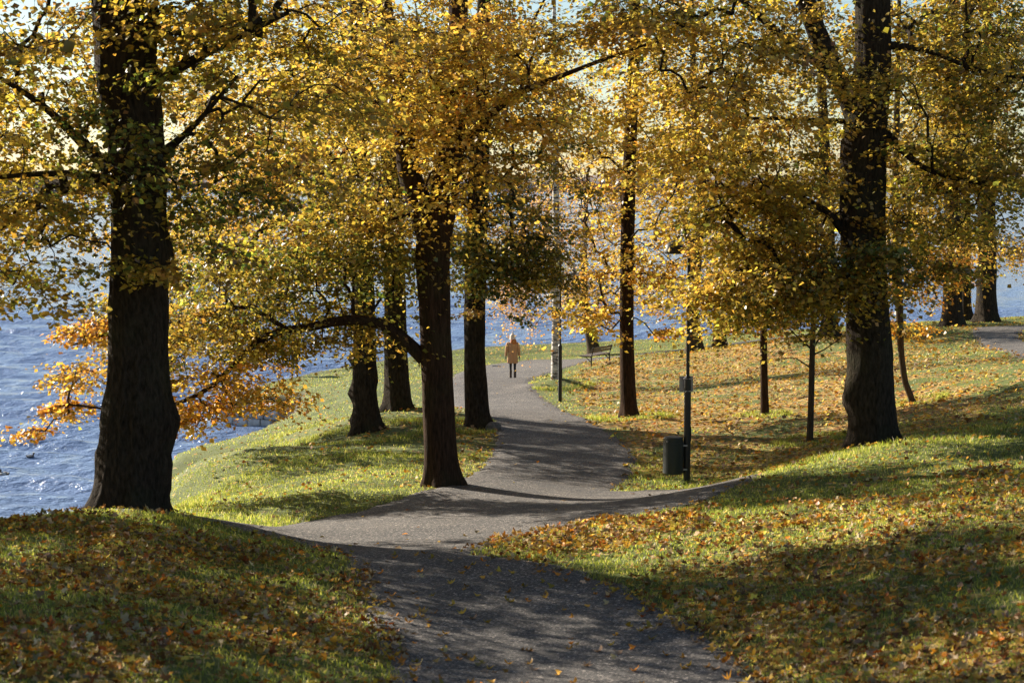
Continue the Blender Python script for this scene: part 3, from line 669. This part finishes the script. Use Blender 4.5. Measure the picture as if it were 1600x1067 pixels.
# young trees on the slope
build_tree('maple_tree', 41.5, [(1195,650,14),(1194,600,12),(1193,520,11),(1193,440,9),(1195,350,7),(1198,260,5)],
  [(1195,440,41.5,1.2,1.1,1.0,34,'amber',.8),(1180,500,41,.8,.8,.35,9,'amber',.8),(1200,330,41.5,1.1,1.1,1,26,'olive',.8)],
  'young thin trunked tree on the leafy slope between near lamp post and thinnest tree', detail=1, leaf=.105, sides=14, flare=.15, seed=71, nleaf=66, bark='bark_brown', minh=1.9, namp=.05, spray_r=.6)
build_tree('maple_tree', 35.5, [(1265,690,11),(1267,640,10),(1269,560,9),(1271,500,8),(1274,430,6),(1276,350,4)],
  [(1275,440,35.5,.8,.8,.6,19,'olive',.75),(1265,350,35.5,.9,.9,.8,20,'olive',.8),(1240,500,35.4,.5,.4,.25,3,'brown' if False else 'amber',.3)],
  'thinnest young tree with bare lower twigs beside the massive right hand trunk',
  limbs=[[(1268,545,35.5,3.5),(1255,535,35.5,3),(1232,512,35.5,2)],[(1268,548,35.5,3.5),(1280,530,35.5,2.6),(1283,505,35.5,2)],[(1267,556,35.5,3),(1290,545,35.4,2),(1325,520,35.3,1.4)],[(1267,575,35.5,2.4),(1245,560,35.5,1.8),(1215,560,35.5,1)]],
  detail=1, leaf=.09, sides=12, flare=.1, seed=73, nleaf=55, bark='bark_young', minh=2.1, namp=.04, spray_r=.5)
build_tree('maple_tree', 41, [(1427,634,10),(1415,600,10),(1408,550,10),(1406,500,12),(1402,400,13),(1400,280,12),(1402,150,9),(1405,0,6)],
  [(1430,420,41,.9,.9,.9,26,'amber',.9),(1460,380,42,1.1,1.2,.7,14,'golden',.8),(1420,260,41,1.4,1.4,1.6,42,'yellow',.9),(1410,80,41,1.6,1.6,1.5,34,'yellow',.9),(1400,510,41,.6,.5,.3,8,'amber',.9)],
  'young tree with a curved leaning trunk just right of the big right hand tree', detail=1, leaf=.10, sides=14, flare=.1, seed=75, nleaf=70, bark='bark_young', minh=2, namp=.05)
# big right tree
build_tree('oak_tree', 30, [(1364,692,80),(1361,640,72),(1358,560,70),(1355,480,68),(1349,400,68),(1347,300,70),(1350,220,74),(1362,120,56),(1364,0,54),(1366,-130,44),(1370,-330,28),(1370,-520,14)],
  [(1190,380,29.8,1.1,1.3,1.0,34,'olive',1),(1180,300,29.8,1.35,1.4,1.0,46,'olive',1),(1170,130,29,1.8,1.7,1.5,56,'yellow',1),(1500,300,29.8,1.35,1.6,1.1,38,'olive',.95),(1525,110,29.8,1.4,1.8,1.6,52,'olive',1),
   (1300,440,29,1.3,.8,.45,22,'olive',1),(1210,460,29.3,1.3,.9,.55,32,'olive',1),(1110,250,29.5,.9,1.2,.7,18,'yellow',.9),(1425,300,32,.9,1,1.5,24,'olive',1),(1450,420,29.5,.8,.9,.3,8,'olive',.8),(1350,395,28.7,.75,.25,.28,9,'dark',.9),(1370,130,28.4,.9,.3,.35,8,'olive',.8),(1125,470,29,.45,.6,.3,8,'yellow',.8),
   (1580,220,30,.9,1.5,1.6,22,'olive',1),(1000,40,28,1.3,1.2,.6,16,'yellow',.9),(1350,-270,29.5,4.6,4.4,2.4,120,'olive',1),(1100,20,29,1.6,1.6,.9,30,'olive',1),(1450,30,31.2,1.3,1,.9,26,'olive',1)],
  'massive dark tree bulging on its left side, on the right hand mound',
  limbs=[[(1350,215,30,44),(1330,160,30,38),(1295,95,29.9,33),(1265,20,29.8,30),(1235,-90,29.7,28),(1210,-220,29.6,16)],
         [(1330,150,29.9,18),(1290,110,29.7,15),(1225,60,29.4,13),(1165,5,29,11),(1100,-60,28.6,7)],
         [(1385,210,30,16),(1440,260,29.5,9),(1500,280,29.3,7),(1600,300,29,4)],[(1385,70,30,14),(1450,80,29.7,8),(1530,110,29.4,6),(1620,125,29,4)],
         [(1320,365,30,15),(1290,330,29.8,12),(1215,300,29.6,7),(1150,330,29.5,4)],[(1325,190,30,9),(1250,187,29.8,6),(1170,185,29.6,4)]],
  detail=1, leaf=.10, sides=52, flare=.3, burls=[(625,0,.12,.18),(600,.3,.05,.15)], seed=81, nleaf=80, minh=2.8, namp=.16)
for (px, py, Y, w_, lab, sd2, top) in [
  (1489,510,70,38,'stout dark tree on the crest by the upper path, nearest of its three',91,1),(1510,503,76,20,'narrower dark trunk half hidden between two stout ones on the crest',93,.7),
  (1542,503,74,38,'stout dark tree on the crest beside the upper path bend, rightmost of its three',95,1)]:
    build_tree('oak_tree', Y, [(px,py,w_),(px-1,py-40,w_*.8),(px,py-120,w_*.75),(px-2,py-240,w_*.66),(px,py-380,w_*.5),(px,py-560,w_*.25)],
      [(px-20,240,Y,2.9*top,2.6,3.3*top,int(46*top),'olive',.75),(px+20,90,Y,3.4*top,3,3,int(44*top),'yellow',.75),(px+50,390,Y,1.6,1.6,.8,8,'amber',.8)],
      lab, bark='bark', detail=0, leaf=.135, sides=18, seed=sd2, nleaf=62, spray_r=1.0, flare=.6)
# unseen tree added out of frame at the left, crown shaped to shade the foreground
build_tree('oak_tree', 21, [(-700,850,110),(-700,600,90),(-700,300,80),(-700,0,60),(-700,-300,30)],
  [(-700,330,21.5,3.2,3.8,1.6,84,'olive',.9),(-500,400,26,2.4,2.6,1.3,60,'olive',1),(-700,120,21,3.6,3.4,1.9,90,'olive',1),(-640,-250,21,4,3.6,2.4,120,'olive',1),(-250,60,20,1.4,1.6,1.2,30,'olive',1)],
  'unseen dark tree added beyond the left edge of the view to shade the foreground bank', detail=0, leaf=.13, sides=24, seed=99, nleaf=70, spray_r=.9)

# ------------------------------------------------------------------ litter and grass
def scatter(n, ymin, ymax, dens_fn, rng, marg=1.6, pw=1.0):
    y = ymin + (ymax - ymin) * rng.uniform(0, 1, n) ** pw
    x = rng.uniform(-1, 1, n) * (.315 * y + marg)
    # uniform per area: accept with probability proportional to width, corrected for pw
    acc = (.315 * y + marg) / (.315 * ymax + marg)
    if pw != 1: acc *= ((y - ymin) / (ymax - ymin) + 1e-3) ** (1 - 1 / pw) if pw < 1 else 1
    k = rng.uniform(0, 1, n) < acc * dens_fn(x, y)
    return x[k], y[k]
PSm = PS.reshape(GX.shape); SDm = SD.reshape(GX.shape)
def on_land(x, y): return bil(SDm, x, y) > .35
def gnorm(x, y):
    e = .15; dx = (hgt(x + e, y) - hgt(x - e, y)) / (2 * e); dy = (hgt(x, y + e) - hgt(x, y - e)) / (2 * e)
    return unit(np.c_[-dx, -dy, np.ones(len(x))])
def leaves_on_ground(x, y, size, key, rng, det, lift=.02, tilt=.38):
    n_ = len(x); a = rng.uniform(0, 2 * PI, n_); Ng = gnorm(x, y)
    nn = unit(Ng + rng.normal(0, tilt, (n_, 3))); d = np.c_[np.cos(a), np.sin(a), np.zeros(n_)]
    d = unit(d - nn * (d * nn).sum(1, keepdims=True))
    L = size * rng.uniform(.6, 1.25, n_)
    P = np.c_[x, y, hgt(x, y) + lift + rng.uniform(0, .03, n_)] - d * (L / 2)[:, None] + Ng * (np.abs(d[:, 2:3]) * 0)
    P[:, 2] += np.abs((d * Ng).sum(1)) * L * .4
    return leaf_quads(P, d, nn, L, L * rng.uniform(.65, .95, n_), pal_cols(key, n_, rng), det)
def join(parts):
    V = []; F = {}; C_ = []; b_ = 0
    for v, fs, c_ in parts:
        for f in fs: F.setdefault(f.shape[1], []).append(f + b_)
        V.append(v); C_.append(c_); b_ += len(v)
    return np.vstack(V), [np.vstack(f) for f in F.values()], np.vstack(C_)
rng = np.random.default_rng(5)
offp = lambda x, y: (bil(PSg, x, y) < .12)
parts = []
fn = lambda x, y: np.clip(litter(x, y), 0, 1) * offp(x, y) * on_land(x, y)
x, y = scatter(44000, 10.5, 24, fn, rng); parts.append(leaves_on_ground(x, y, .078, 'litter', rng, 3, .035, .42))
x, y = scatter(26000, 20, 32, lambda x, y: fn(x, y) , rng); parts.append(leaves_on_ground(x, y, .085, 'litterlight', rng, 1, .03, .55))
x, y = scatter(90000, 31, 80, fn, rng); parts.append(leaves_on_ground(x, y, .105, 'litterlight', rng, 1, .02))
# sparse leaves over the path
x, y = scatter(6000, 19.5, 75, lambda x, y: (bil(PSg, x, y) > 0) * (.10 + .9 * np.exp(-((y - 21.8) / 1.5) ** 2) + .3 * sstep(.7, 0, bil(PSg, x, y))), rng)
parts.append(leaves_on_ground(x, y, .09, 'litterlight', rng, 1, .05, .2))
x, y = scatter(9000, 10.5, 20, lambda x, y: (bil(PSg, x, y) > 0) * .6 * sstep(.5, -.05, bil(PSg, x, y)), rng)
parts.append(leaves_on_ground(x, y, .08, 'litter', rng, 3, .045, .3))
V_, F_, C_ = join(parts)
tag(link('leaf_litter', np_mesh('leaf_litter', V_, F_, C_, M['litter'])), 'yellow and brown fallen leaves strewn over the lawn and slopes', 'fallen leaves', kind='stuff')
# countable leaves on the near part of the path
protos = []
for k in range(10):
    r2 = np.random.default_rng(100 + k)
    P = np.array([[-.05, 0, .012]]); d = unit(np.array([[1, .0, r2.normal(0, .12)]])); nn = unit(np.array([[r2.normal(0, .3), r2.normal(0, .3), 1]]))
    v, f, c_ = leaf_quads(P, d, nn, np.array([.082 + .02 * r2.random()]), np.array([.075]), pal_cols('litterlight', 1, r2), 3)
    protos.append(np_mesh('fallen_leaf', v, f, c_, M['litter']))
cnt = 0
while cnt < 190:
    yy = rng.uniform(12.5, 20.5); xx = rng.uniform(-2.4, 3.4)
    d_ = float(bil(PSg, np.array([xx]), np.array([yy]))[0])
    if d_ < .03 or rng.uniform() > (.25 + .75 * math.exp(-d_ / .35)): continue
    o = link('fallen_leaf', protos[cnt % 10], None, (xx, yy, h1(xx, yy) + .045)); o.rotation_euler = (rng.normal(0, .15), rng.normal(0, .15), rng.uniform(0, 6.28))
    o.scale = (rng.uniform(.7, 1.15),) * 3
    tag(o, 'single dry autumn leaf lying on the shaded gravel of the near path', 'leaf', 'fallen leaves on the near path'); cnt += 1
# grass
def grass(x, y, h, wd, rng, cols):
    n_ = len(x); a = rng.uniform(0, 2 * PI, n_); H_ = h * rng.uniform(.5, 1.3, n_)
    lean = rng.normal(0, .45, (n_, 2)) * H_[:, None]
    z = hgt(x, y) - .01; w2 = (wd / 2) * rng.uniform(.7, 1.3, n_)
    s_ = np.c_[np.cos(a) * w2, np.sin(a) * w2, np.zeros(n_)]; P = np.c_[x, y, z]
    mid = P + np.c_[lean * .35, H_ * .6]; tipp = P + np.c_[lean, H_]
    if wd > .012:
        V = np.stack([P - s_, P + s_, tipp], 1).reshape(-1, 3)
        return V, [np.arange(n_)[:, None] * 3 + np.array([0, 1, 2])], np.repeat(cols, 3, 0)
    V = np.stack([P - s_, P + s_, mid + s_ * .7, mid - s_ * .7, tipp], 1).reshape(-1, 3)
    i = np.arange(n_)[:, None] * 5
    return V, [i + np.array([0, 1, 2, 3]), i + np.array([3, 2, 4])], np.repeat(cols, 5, 0)
GC = np.array([(.17, .22, .03), (.30, .34, .045), (.48, .46, .10), (.09, .12, .02), (.55, .47, .22)])
def gcols(x, y, rng):
    pat = fbm(x * .6, y * .6, 51, 3)
    c_ = GC[rng.choice(5, len(x), p=[.3, .3, .2, .1, .1])]
    return c_ * (.7 + .7 * pat)[:, None] * rng.uniform(.75, 1.25, (len(x), 1))
gok = lambda x, y: (bil(PSg, x, y) < .0) * on_land(x, y)
parts = []
for o_ in [q for q in bpy.data.objects if q.type == 'EMPTY' and 'tree' in q.name and q.location.y < 60]:
    rt = max(np.hypot(v.co.x, v.co.y) for v in o_.children[0].data.vertices[:200]) * .8
    nb = int(500 + 1800 * rt); a = rng.uniform(0, 2 * PI, nb); rr2 = rt * rng.uniform(.75, 1.0, nb) + np.abs(rng.normal(0, .14, nb))
    xx, yy = o_.location.x + np.cos(a) * rr2, o_.location.y + np.sin(a) * rr2; k = bil(PSg, xx, yy) < 0; xx, yy = xx[k], yy[k]
    parts.append(grass(xx, yy, .10, .009, rng, gcols(xx, yy, rng)))
x, y = scatter(210000, 10.5, 24, lambda x, y: gok(x, y) * (1 - .3 * np.clip(litter(x, y), 0, 1)), rng); parts.append(grass(x, y, .055, .0105, rng, gcols(x, y, rng)))
x, y = scatter(150000, 23, 36, lambda x, y: gok(x, y) * (1 - .5 * np.clip(litter(x, y), 0, 1)), rng); parts.append(grass(x, y, .05, .016, rng, gcols(x, y, rng)))
x, y = scatter(150000, 35, 95, lambda x, y: gok(x, y) * (1 - .85 * np.clip(litter(x, y), 0, 1)), rng); parts.append(grass(x, y, .06, .03, rng, gcols(x, y, rng)))
V_, F_, C_ = join(parts)
tag(link('grass', np_mesh('grass', V_, F_, C_, M['grass'])), 'short green grass covering the banks, mound and lawn', 'grass', kind='stuff')

# ------------------------------------------------------------------ rocks along the shore
def rock_mesh(seed):
    bm = bmesh.new(); bmesh.ops.create_icosphere(bm, subdivisions=2, radius=1)
    r2 = np.random.default_rng(seed); o = r2.uniform(0, 50)
    for v in bm.verts:
        f = .75 + .5 * float(fbm(np.array([v.co.x * 1.3 + o]), np.array([v.co.y * 1.3 + v.co.z * 2]), seed, 3)[0])
        v.co = Vector((v.co.x * f, v.co.y * f * .8, v.co.z * f * .6))
    me = bpy.data.meshes.new('shore_rock'); bm.to_mesh(me); bm.free(); me.materials.append(M['stone']); return me
rocks = [rock_mesh(i) for i in range(6)]
seglen = np.r_[0, np.cumsum(np.linalg.norm(np.diff(SHORE, axis=0), axis=1))]
for i, s_ in enumerate(np.arange(seglen[6], seglen[10], .62)):
    xx = np.interp(s_, seglen, SHORE[:, 0]) + rng.normal(0, .12) + .12; yy = np.interp(s_, seglen, SHORE[:, 1]) + rng.normal(0, .12)
    o = link('shore_rock', rocks[i % 6], None, (xx, yy, .25 + rng.uniform(-.1, .15))); o.rotation_euler = (0, 0, rng.uniform(0, 6)); k = rng.uniform(.25, .42); o.scale = (k, k, k)
    tag(o, 'dark rough rock at the water line below the lakeside lawn', 'rock', 'rocks edging the near shore')
for i, s_ in enumerate(np.arange(seglen[12], seglen[17], .95)):
    xx = np.interp(s_, seglen, SHORE[:, 0]) + rng.normal(0, .12) + .1; yy = np.interp(s_, seglen, SHORE[:, 1]) + rng.normal(0, .12)
    o = link('shore_rock', rocks[i % 6], None, (xx, yy, .2 + rng.uniform(-.1, .1))); o.rotation_euler = (0, 0, rng.uniform(0, 6)); k = rng.uniform(.3, .5); o.scale = (k, k, k * .8)
    tag(o, 'low dark rock at the far water line behind the bench and path', 'rock', 'rocks edging the far shore')
p = hit(768, 670, 38); o = link('rock', rocks[2], None, (p[0] + .05, p[1] - .2, h1(*p) + .06)); o.scale = (.2, .22, .24)
tag(o, 'small grey rock against the foot of the green leaved tree by the path', 'rock')
# pale quay
q0 = np.array((-11.4, 66.6)); q1 = np.array((-9.3, 65.2)); qd = unit(q1 - q0); qa = math.atan2(qd[1], qd[0]); L = np.linalg.norm(q1 - q0)
quay = empty('quay_wall', (*q0, 0), 'pale stone quay wall facing the cove, seen under the orange leaved limb', 'quay wall', rz=qa)
for row in range(2):
    xx = -.15 * row
    while xx < L:
        l_ = random.uniform(.55, .85); bm = bmesh.new(); add_box(bm, (0, 0, 0), (l_ - .03, .5, .46), bevel=.03)
        bm_obj('stone', bm, M['quay'], quay, (xx + l_ / 2, -.25 + random.uniform(-.03, .03), .02 + row * .485)); xx += l_
bm = bmesh.new(); add_box(bm, (L / 2, -.22, .80), (L + .3, .62, .1), bevel=.02); bm_obj('coping', bm, M['quay'], quay)

# ------------------------------------------------------------------ lamps, bin, sign, bench, drain
def lamp(px, py, Y, h, wlow, wup, split, arm, label):
    b_ = at(px, py, Y); gz = h1(b_[0], Y); r = empty('lamp_post', (b_[0], Y, gz), label, 'lamp post', 'black park lamp posts')
    bm = bmesh.new(); add_cyl(bm, (0, 0, -.3), (0, 0, split), wlow, wlow); add_cyl(bm, (0, 0, split), (0, 0, split + .05), wlow * 1.05, wup); add_cyl(bm, (0, 0, split + .05), (0, 0, h), wup, wup)
    bm_obj('pole', bm, M['iron'], r)
    bm = bmesh.new(); add_box(bm, (-arm / 2, 0, h - .05), (arm, .035, .06), bevel=.008); add_cyl(bm, (-arm + .03, 0, h - .06), (-arm + .03, 0, h - .14), .025)
    bm_obj('arm', bm, M['iron'], r)
    bm = bmesh.new(); prof = [(.21 * math.cos(a), h - .35 + .22 * math.sin(a)) for a in np.linspace(0, PI / 2 - .1, 9)]
    prof = [(.21, h - .37)] + prof; add_lathe(bm, prof, 24, c=(-arm + .03, 0, 0)); bm_obj('lamp_shade', bm, M['iron'], r, smooth=True)
    bm = bmesh.new(); add_lathe(bm, [(.15, h - .385), (.18, h - .372)], 20, c=(-arm + .03, 0, 0)); bm_obj('lens', bm, M['glass'], r)
    bm = bmesh.new(); add_box(bm, (wlow + .003, 0, .9), (.008, .07, .3), bevel=.003); bm_obj('hatch', bm, M['iron'], r)
    return r, gz
lp, gz1 = lamp(1073, 752, 32, 4.78, .068, .034, 2.0, .32, 'near black lamp post with half dome shade, holding the bin and the sign')
lamp(875, 628, 51, 4.65, .062, .032, 1.75, .36, 'far black lamp post standing in front of the white birch beside the path')
lx = lp.location.x
bin_ = empty('litter_bin', (lx - .27, 31.98, gz1 + .14), 'dark green cylindrical litter bin hung on the near lamp post', 'litter bin')
bm = bmesh.new(); add_lathe(bm, [(.185, 0), (.2, .015), (.2, .60), (.2, .61)], 28); bm_obj('bin_body', bm, M['bin'], bin_, smooth=False)
bm = bmesh.new(); add_lathe(bm, [(.19, .61), (.19, .69), (.175, .712), (.12, .722)], 28); bm_obj('lid', bm, M['bin'], bin_)
for z_ in (.08, .55):
    bm = bmesh.new(); add_box(bm, (.215, 0, z_), (.11, .12, .03), bevel=.004); bm_obj('bracket', bm, M['steel'], bin_)
bm = bmesh.new(); add_box(bm, (-.13, -.145, .645), (.03, .03, .035), bevel=.004, rz=.7); bm_obj('lock', bm, M['steel'], bin_)
sg = empty('sign', (lx - .02, 32.09, gz1 + 1.72), 'small blank back of a grey sign plate clamped to the near lamp post', 'sign')
bm = bmesh.new(); add_box(bm, (0, 0, .15), (.27, .008, .31), bevel=.003); bm_obj('plate', bm, M['steel'], sg)
for z_ in (.03, .27):
    bm = bmesh.new(); add_box(bm, (.02, -.15, z_), (.15, .012, .02), bevel=.003); add_box(bm, (-.055, -.08, z_), (.012, .15, .02)); add_box(bm, (.095, -.08, z_), (.012, .15, .02)); bm_obj('clamp', bm, M['steel'], sg)
# bench: back towards the camera
pa = hit(924, 572, 66); pb = np.array(pa) + np.array((.93, 1.5)); th = math.atan2(pb[1] - pa[1], pb[0] - pa[0])
bz = max(h1(*pa), h1(*pb)) + .02
bench = empty('park_bench', (pa[0], pa[1], bz), 'wooden slatted park bench with black legs facing the lake, seen from behind', 'bench', rz=th); bench.scale = (.93,) * 3; bench.location.z -= .08
for x_ in (.0, 1.72):
    bm = bmesh.new(); add_cyl(bm, (x_, 0, -.35), (x_, 0, .44), .032); add_cyl(bm, (x_, 0, .44), (x_, -.13, .86), .024)
    add_box(bm, (x_, .28, .42), (.045, .56, .035)); add_cyl(bm, (x_, .03, .2), (x_, .3, .41), .02); bm_obj('leg', bm, M['iron'], bench)
for k, y_ in enumerate((.08, .22, .36, .50)):
    bm = bmesh.new(); add_box(bm, (.86, y_, .455), (2.0, .115, .035), bevel=.008); bm_obj('seat_slat', bm, M['bench_wood'], bench)
for y_, z_ in ((-.035, .66), (-.075, .79)):
    bm = bmesh.new(); add_box(bm, (.86, y_, z_), (1.95, .032, .115), bevel=.008, rx=.3); bm_obj('back_slat', bm, M['bench_wood'], bench)
# small drain grate
pd = hit(776, 573, 70); dg = empty('drain_cover', (pd[0], pd[1], h1(*pd) + .06), 'small dark iron drain cover at the left edge of the far path', 'drain cover')
bm = bmesh.new()
for k in range(5): add_box(bm, (0, -.16 + k * .08, 0), (.36, .035, .02))
for k in (-1, 1): add_box(bm, (k * .19, 0, 0), (.03, .4, .025))
bm_obj('grate', bm, M['iron'], dg)

# ------------------------------------------------------------------ people
def skin_body(root, joints, bones, mat, name='body'):
    me = bpy.data.meshes.new(name); names = list(joints)
    me.from_pydata([joints[k][0] for k in names], [(names.index(a), names.index(b_)) for a, b_ in bones], [])
    o = link(name, me, root); o.modifiers.new('Skin', 'SKIN')
    if not me.skin_vertices: return o
    for i, k in enumerate(names):
        r_ = joints[k][1]; me.skin_vertices[0].data[i].radius = r_ if isinstance(r_, tuple) else (r_, r_); me.skin_vertices[0].data[i].use_root = k == 'pelvis'
    s_ = o.modifiers.new('Subdivision', 'SUBSURF'); s_.levels = 2; s_.render_levels = 2; me.materials.append(mat); return o
def hand(root, wx, wy, wz, side, mat):
    me_v = []; ed = []; rad_ = []
    def add(p, r_, par=None):
        me_v.append(p); rad_.append(r_); 
        if par is not None: ed.append((par, len(me_v) - 1))
        return len(me_v) - 1
    a = add((wx, wy, wz + .03), .024); pm = add((wx, wy, wz - .03), .028, a); kn = add((wx, wy - .0, wz - .065), .026, pm)
    for k, (dy, ln) in enumerate(((-.03, .062), (-.01, .075), (.01, .07), (.03, .055))):
        m1 = add((wx - side * .004, wy + dy, wz - .075 - ln * .35), .009, kn); add((wx - side * .018, wy + dy, wz - .075 - ln), .008, m1)
    t1 = add((wx - side * .02, wy + .045, wz - .04), .011, pm); add((wx - side * .03, wy + .06, wz - .085), .009, t1)
    me = bpy.data.meshes.new('hand'); me.from_pydata(me_v, ed, []); o = link('hand', me, root); o.modifiers.new('Skin', 'SKIN')
    for i, r_ in enumerate(rad_): me.skin_vertices[0].data[i].radius = (r_, r_)
    me.skin_vertices[0].data[1].use_root = True
    s_ = o.modifiers.new('Subdivision', 'SUBSURF'); s_.levels = 1; s_.render_levels = 1; me.materials.append(mat)
pw_ = hit(801, 597, 62)
# walker facing away (+Y), mid stride
W_ = empty('person', (pw_[0], pw_[1], h1(*pw_) + .03), 'woman in beige coat, cream hat and dark trousers walking away along the path', 'person', rz=R(4)); W_.scale = (.97,) * 3
J = dict(pelvis=((0, 0, .90), (.13, .10)), waist=((0, 0, 1.05), (.12, .09)), chest=((0, .01, 1.24), (.15, .10)), neck0=((0, .0, 1.39), (.07, .06)), neck=((0, .01, 1.45), .05), head0=((0, .02, 1.53), (.072, .085)), head=((0, .025, 1.62), (.07, .085)),
  hl=((-.085, 0, .85), .085), kl=((-.075, .07, .48), .055), al=((-.08, -.02, .09), .037), fl=((-.085, .13, .04), .035),
  hr=((.085, 0, .85), .085), kr=((.085, .0, .48), .055), ar=((.08, -.13, .11), .037), fr=((.09, .02, .045), .035),
  sl=((-.17, 0, 1.35), .06), el=((-.235, -.03, 1.09), .046), wl=((-.255, .05, .86), .03), sr=((.17, 0, 1.35), .06), er=((.235, -.02, 1.09), .046), wr=((.26, .06, .87), .03))
Bn = [('pelvis','waist'),('waist','chest'),('chest','neck0'),('neck0','neck'),('neck','head0'),('head0','head'),('pelvis','hl'),('hl','kl'),('kl','al'),('al','fl'),('pelvis','hr'),('hr','kr'),('kr','ar'),('ar','fr'),('chest','sl'),('sl','el'),('el','wl'),('chest','sr'),('sr','er'),('er','wr')]
skin_body(W_, J, Bn, M['denim'])
bm = bmesh.new()   # coat: knee length, slightly flared
prof = [(.205, .60), (.215, .62), (.205, .8), (.19, .98), (.185, 1.12), (.2, 1.24), (.205, 1.31), (.165, 1.38), (.085, 1.43)]
add_lathe(bm, prof, 28, 1, .72)
for v in bm.verts:
    if v.co.z < .9: v.co.x *= 1 + .035 * math.sin(6 * math.atan2(v.co.y, v.co.x)); v.co.y *= 1 + .05 * math.sin(5 * math.atan2(v.co.y, v.co.x))
bm_obj('coat', bm, M['coat'], W_, smooth=True)
for s_ in (-1, 1):
    V = [None]; Q = []
    P, Wd = resample([(s_ * .13, 0, 1.37), (s_ * .19, -.01, 1.33), (s_ * .24, -.03, 1.09), (s_ * .258, .045, .88)], [.055, .068, .056, .046], .03)
    tube(P, Wd, 14, V, Q); link('sleeve', np_mesh('sleeve', V[0], Q, None, M['coat'], True), W_)
    hand(W_, s_ * .262, .06, .84, s_, M['glove'])
bm = bmesh.new(); add_lathe(bm, [(.088, 1.50), (.102, 1.535), (.108, 1.60), (.098, 1.67), (.065, 1.72), (.02, 1.74)], 22, 1, 1.1, (0, .02, 0)); add_lathe(bm, [(.108, 1.505), (.116, 1.52), (.116, 1.56), (.108, 1.575)], 22, 1, 1.08, (0, .02, 0))
bm_obj('hat', bm, M['hat'], W_, smooth=True)
bm = bmesh.new(); bmesh.ops.create_icosphere(bm, subdivisions=2, radius=.035, matrix=Matrix.Translation((0, .02, 1.765))); bm_obj('pompom', bm, M['hat'], W_, smooth=True)
bm = bmesh.new(); add_lathe(bm, [(.03, 1.12), (.075, 1.16), (.11, 1.28), (.12, 1.38), (.115, 1.46), (.095, 1.53)], 18, 1, .7, (.03, -.055, 0)); bm_obj('scarf', bm, M['scarf'], W_, smooth=True)
for s_, y_ in ((-1, 0), (1, -.12)):
    bm = bmesh.new(); add_lathe(bm, [(.05, .0), (.052, .05), (.048, .14), (.054, .30), (.056, .32)], 14, 1, 1.1, (s_ * .08, y_ - .01, .0 if s_ < 0 else .02)); add_box(bm, (s_ * .085, y_ + .09, .045 if s_ < 0 else .06), (.085, .2, .075), bevel=.02, rx=0 if s_ < 0 else .0)
    bm_obj('boot', bm, M['boot'], W_, smooth=True)
# man at the water edge, mostly hidden by leaves
pm_ = (-10.05, 76.5)
W2 = empty('person', (pm_[0], pm_[1], h1(*pm_)), 'person in dark clothes standing at the shore, half hidden behind the low leafy limb', 'person', rz=R(200))
J2 = dict(J); J2['kl'] = ((-.1, .02, .48), .06); J2['al'] = ((-.13, 0, .09), .04); J2['fl'] = ((-.15, .12, .04), .037); J2['kr'] = ((.1, .02, .48), .06); J2['ar'] = ((.12, 0, .09), .04); J2['fr'] = ((.14, .12, .04), .037)
skin_body(W2, J2, Bn, M['denim'])
bm = bmesh.new(); add_lathe(bm, [(.17, .80), (.18, .82), (.17, 1.0), (.185, 1.2), (.2, 1.31), (.16, 1.39), (.08, 1.44)], 24, 1, .7); bm_obj('jacket', bm, M['jacket'], W2, smooth=True)
for s_ in (-1, 1):
    V = [None]; Q = []
    P, Wd = resample([(s_ * .13, 0, 1.37), (s_ * .19, -.01, 1.33), (s_ * .24, -.03, 1.09), (s_ * .255, .045, .88)], [.055, .066, .056, .045], .03)
    tube(P, Wd, 14, V, Q); link('sleeve', np_mesh('sleeve', V[0], Q, None, M['jacket'], True), W2); hand(W2, s_ * .26, .05, .84, s_, M['skin'])
bm = bmesh.new(); add_lathe(bm, [(.09, 1.55), (.1, 1.62), (.09, 1.70), (.05, 1.74)], 20, 1, 1.15, (0, .01, 0)); bm_obj('hat', bm, M['jacket'], W2, smooth=True)
# ducks
for (px, py, lab, rz_, k) in [(48, 717, 'brown duck with pale flank floating left of the thick foreground trunk', .4, .62), (6, 746, 'dark duck on the water at the very left edge of the view', 2.9, .8)]:
    Yd = (CAM_Z) / ((py - HORIZON) / F_PX); d_ = empty('duck', (at(px, py, Yd)[0], Yd, -.0), lab, 'duck', 'ducks on the lake', rz_)
    bm = bmesh.new(); add_lathe(bm, [(.01, -.24), (.05, -.2), (.1, -.1), (.115, 0), (.1, .1), (.05, .17), (.01, .19)], 16, .8, 1, (0, 0, .05), Matrix.Rotation(R(90), 3, 'Y'))
    bmesh.ops.create_icosphere(bm, subdivisions=2, radius=.055, matrix=Matrix.Translation((.17, 0, .21)) @ Matrix.Diagonal((1.15, .85, 1, 1))); add_cyl(bm, (.12, 0, .08), (.16, 0, .2), .05, .04, 12)
    add_cyl(bm, (-.19, 0, .08), (-.28, 0, .13), .045, .01, 8); o = bm_obj('body', bm, M['duck'], d_, smooth=True)
    bm = bmesh.new(); add_box(bm, (.235, 0, .2), (.06, .03, .015), bevel=.004); bm_obj('bill', bm, M['beak'], d_)
    for s_ in (-1, 1):
        bm = bmesh.new(); bmesh.ops.create_icosphere(bm, subdivisions=2, radius=1, matrix=Matrix.Translation((-.04, s_ * .085, .09)) @ Matrix.Diagonal((.14, .025, .06, 1))); bm_obj('wing', bm, M['duckw'], d_, smooth=True)
    d_.scale = (k, k, k)
print('leaves', NLEAF[0], 'tris', sum(len(me.loop_triangles) or sum(max(0, p - 2) for p in np.bincount([0])) for me in []), sum(len(me.loops) - 2 * len(me.polygons) for me in bpy.data.meshes))
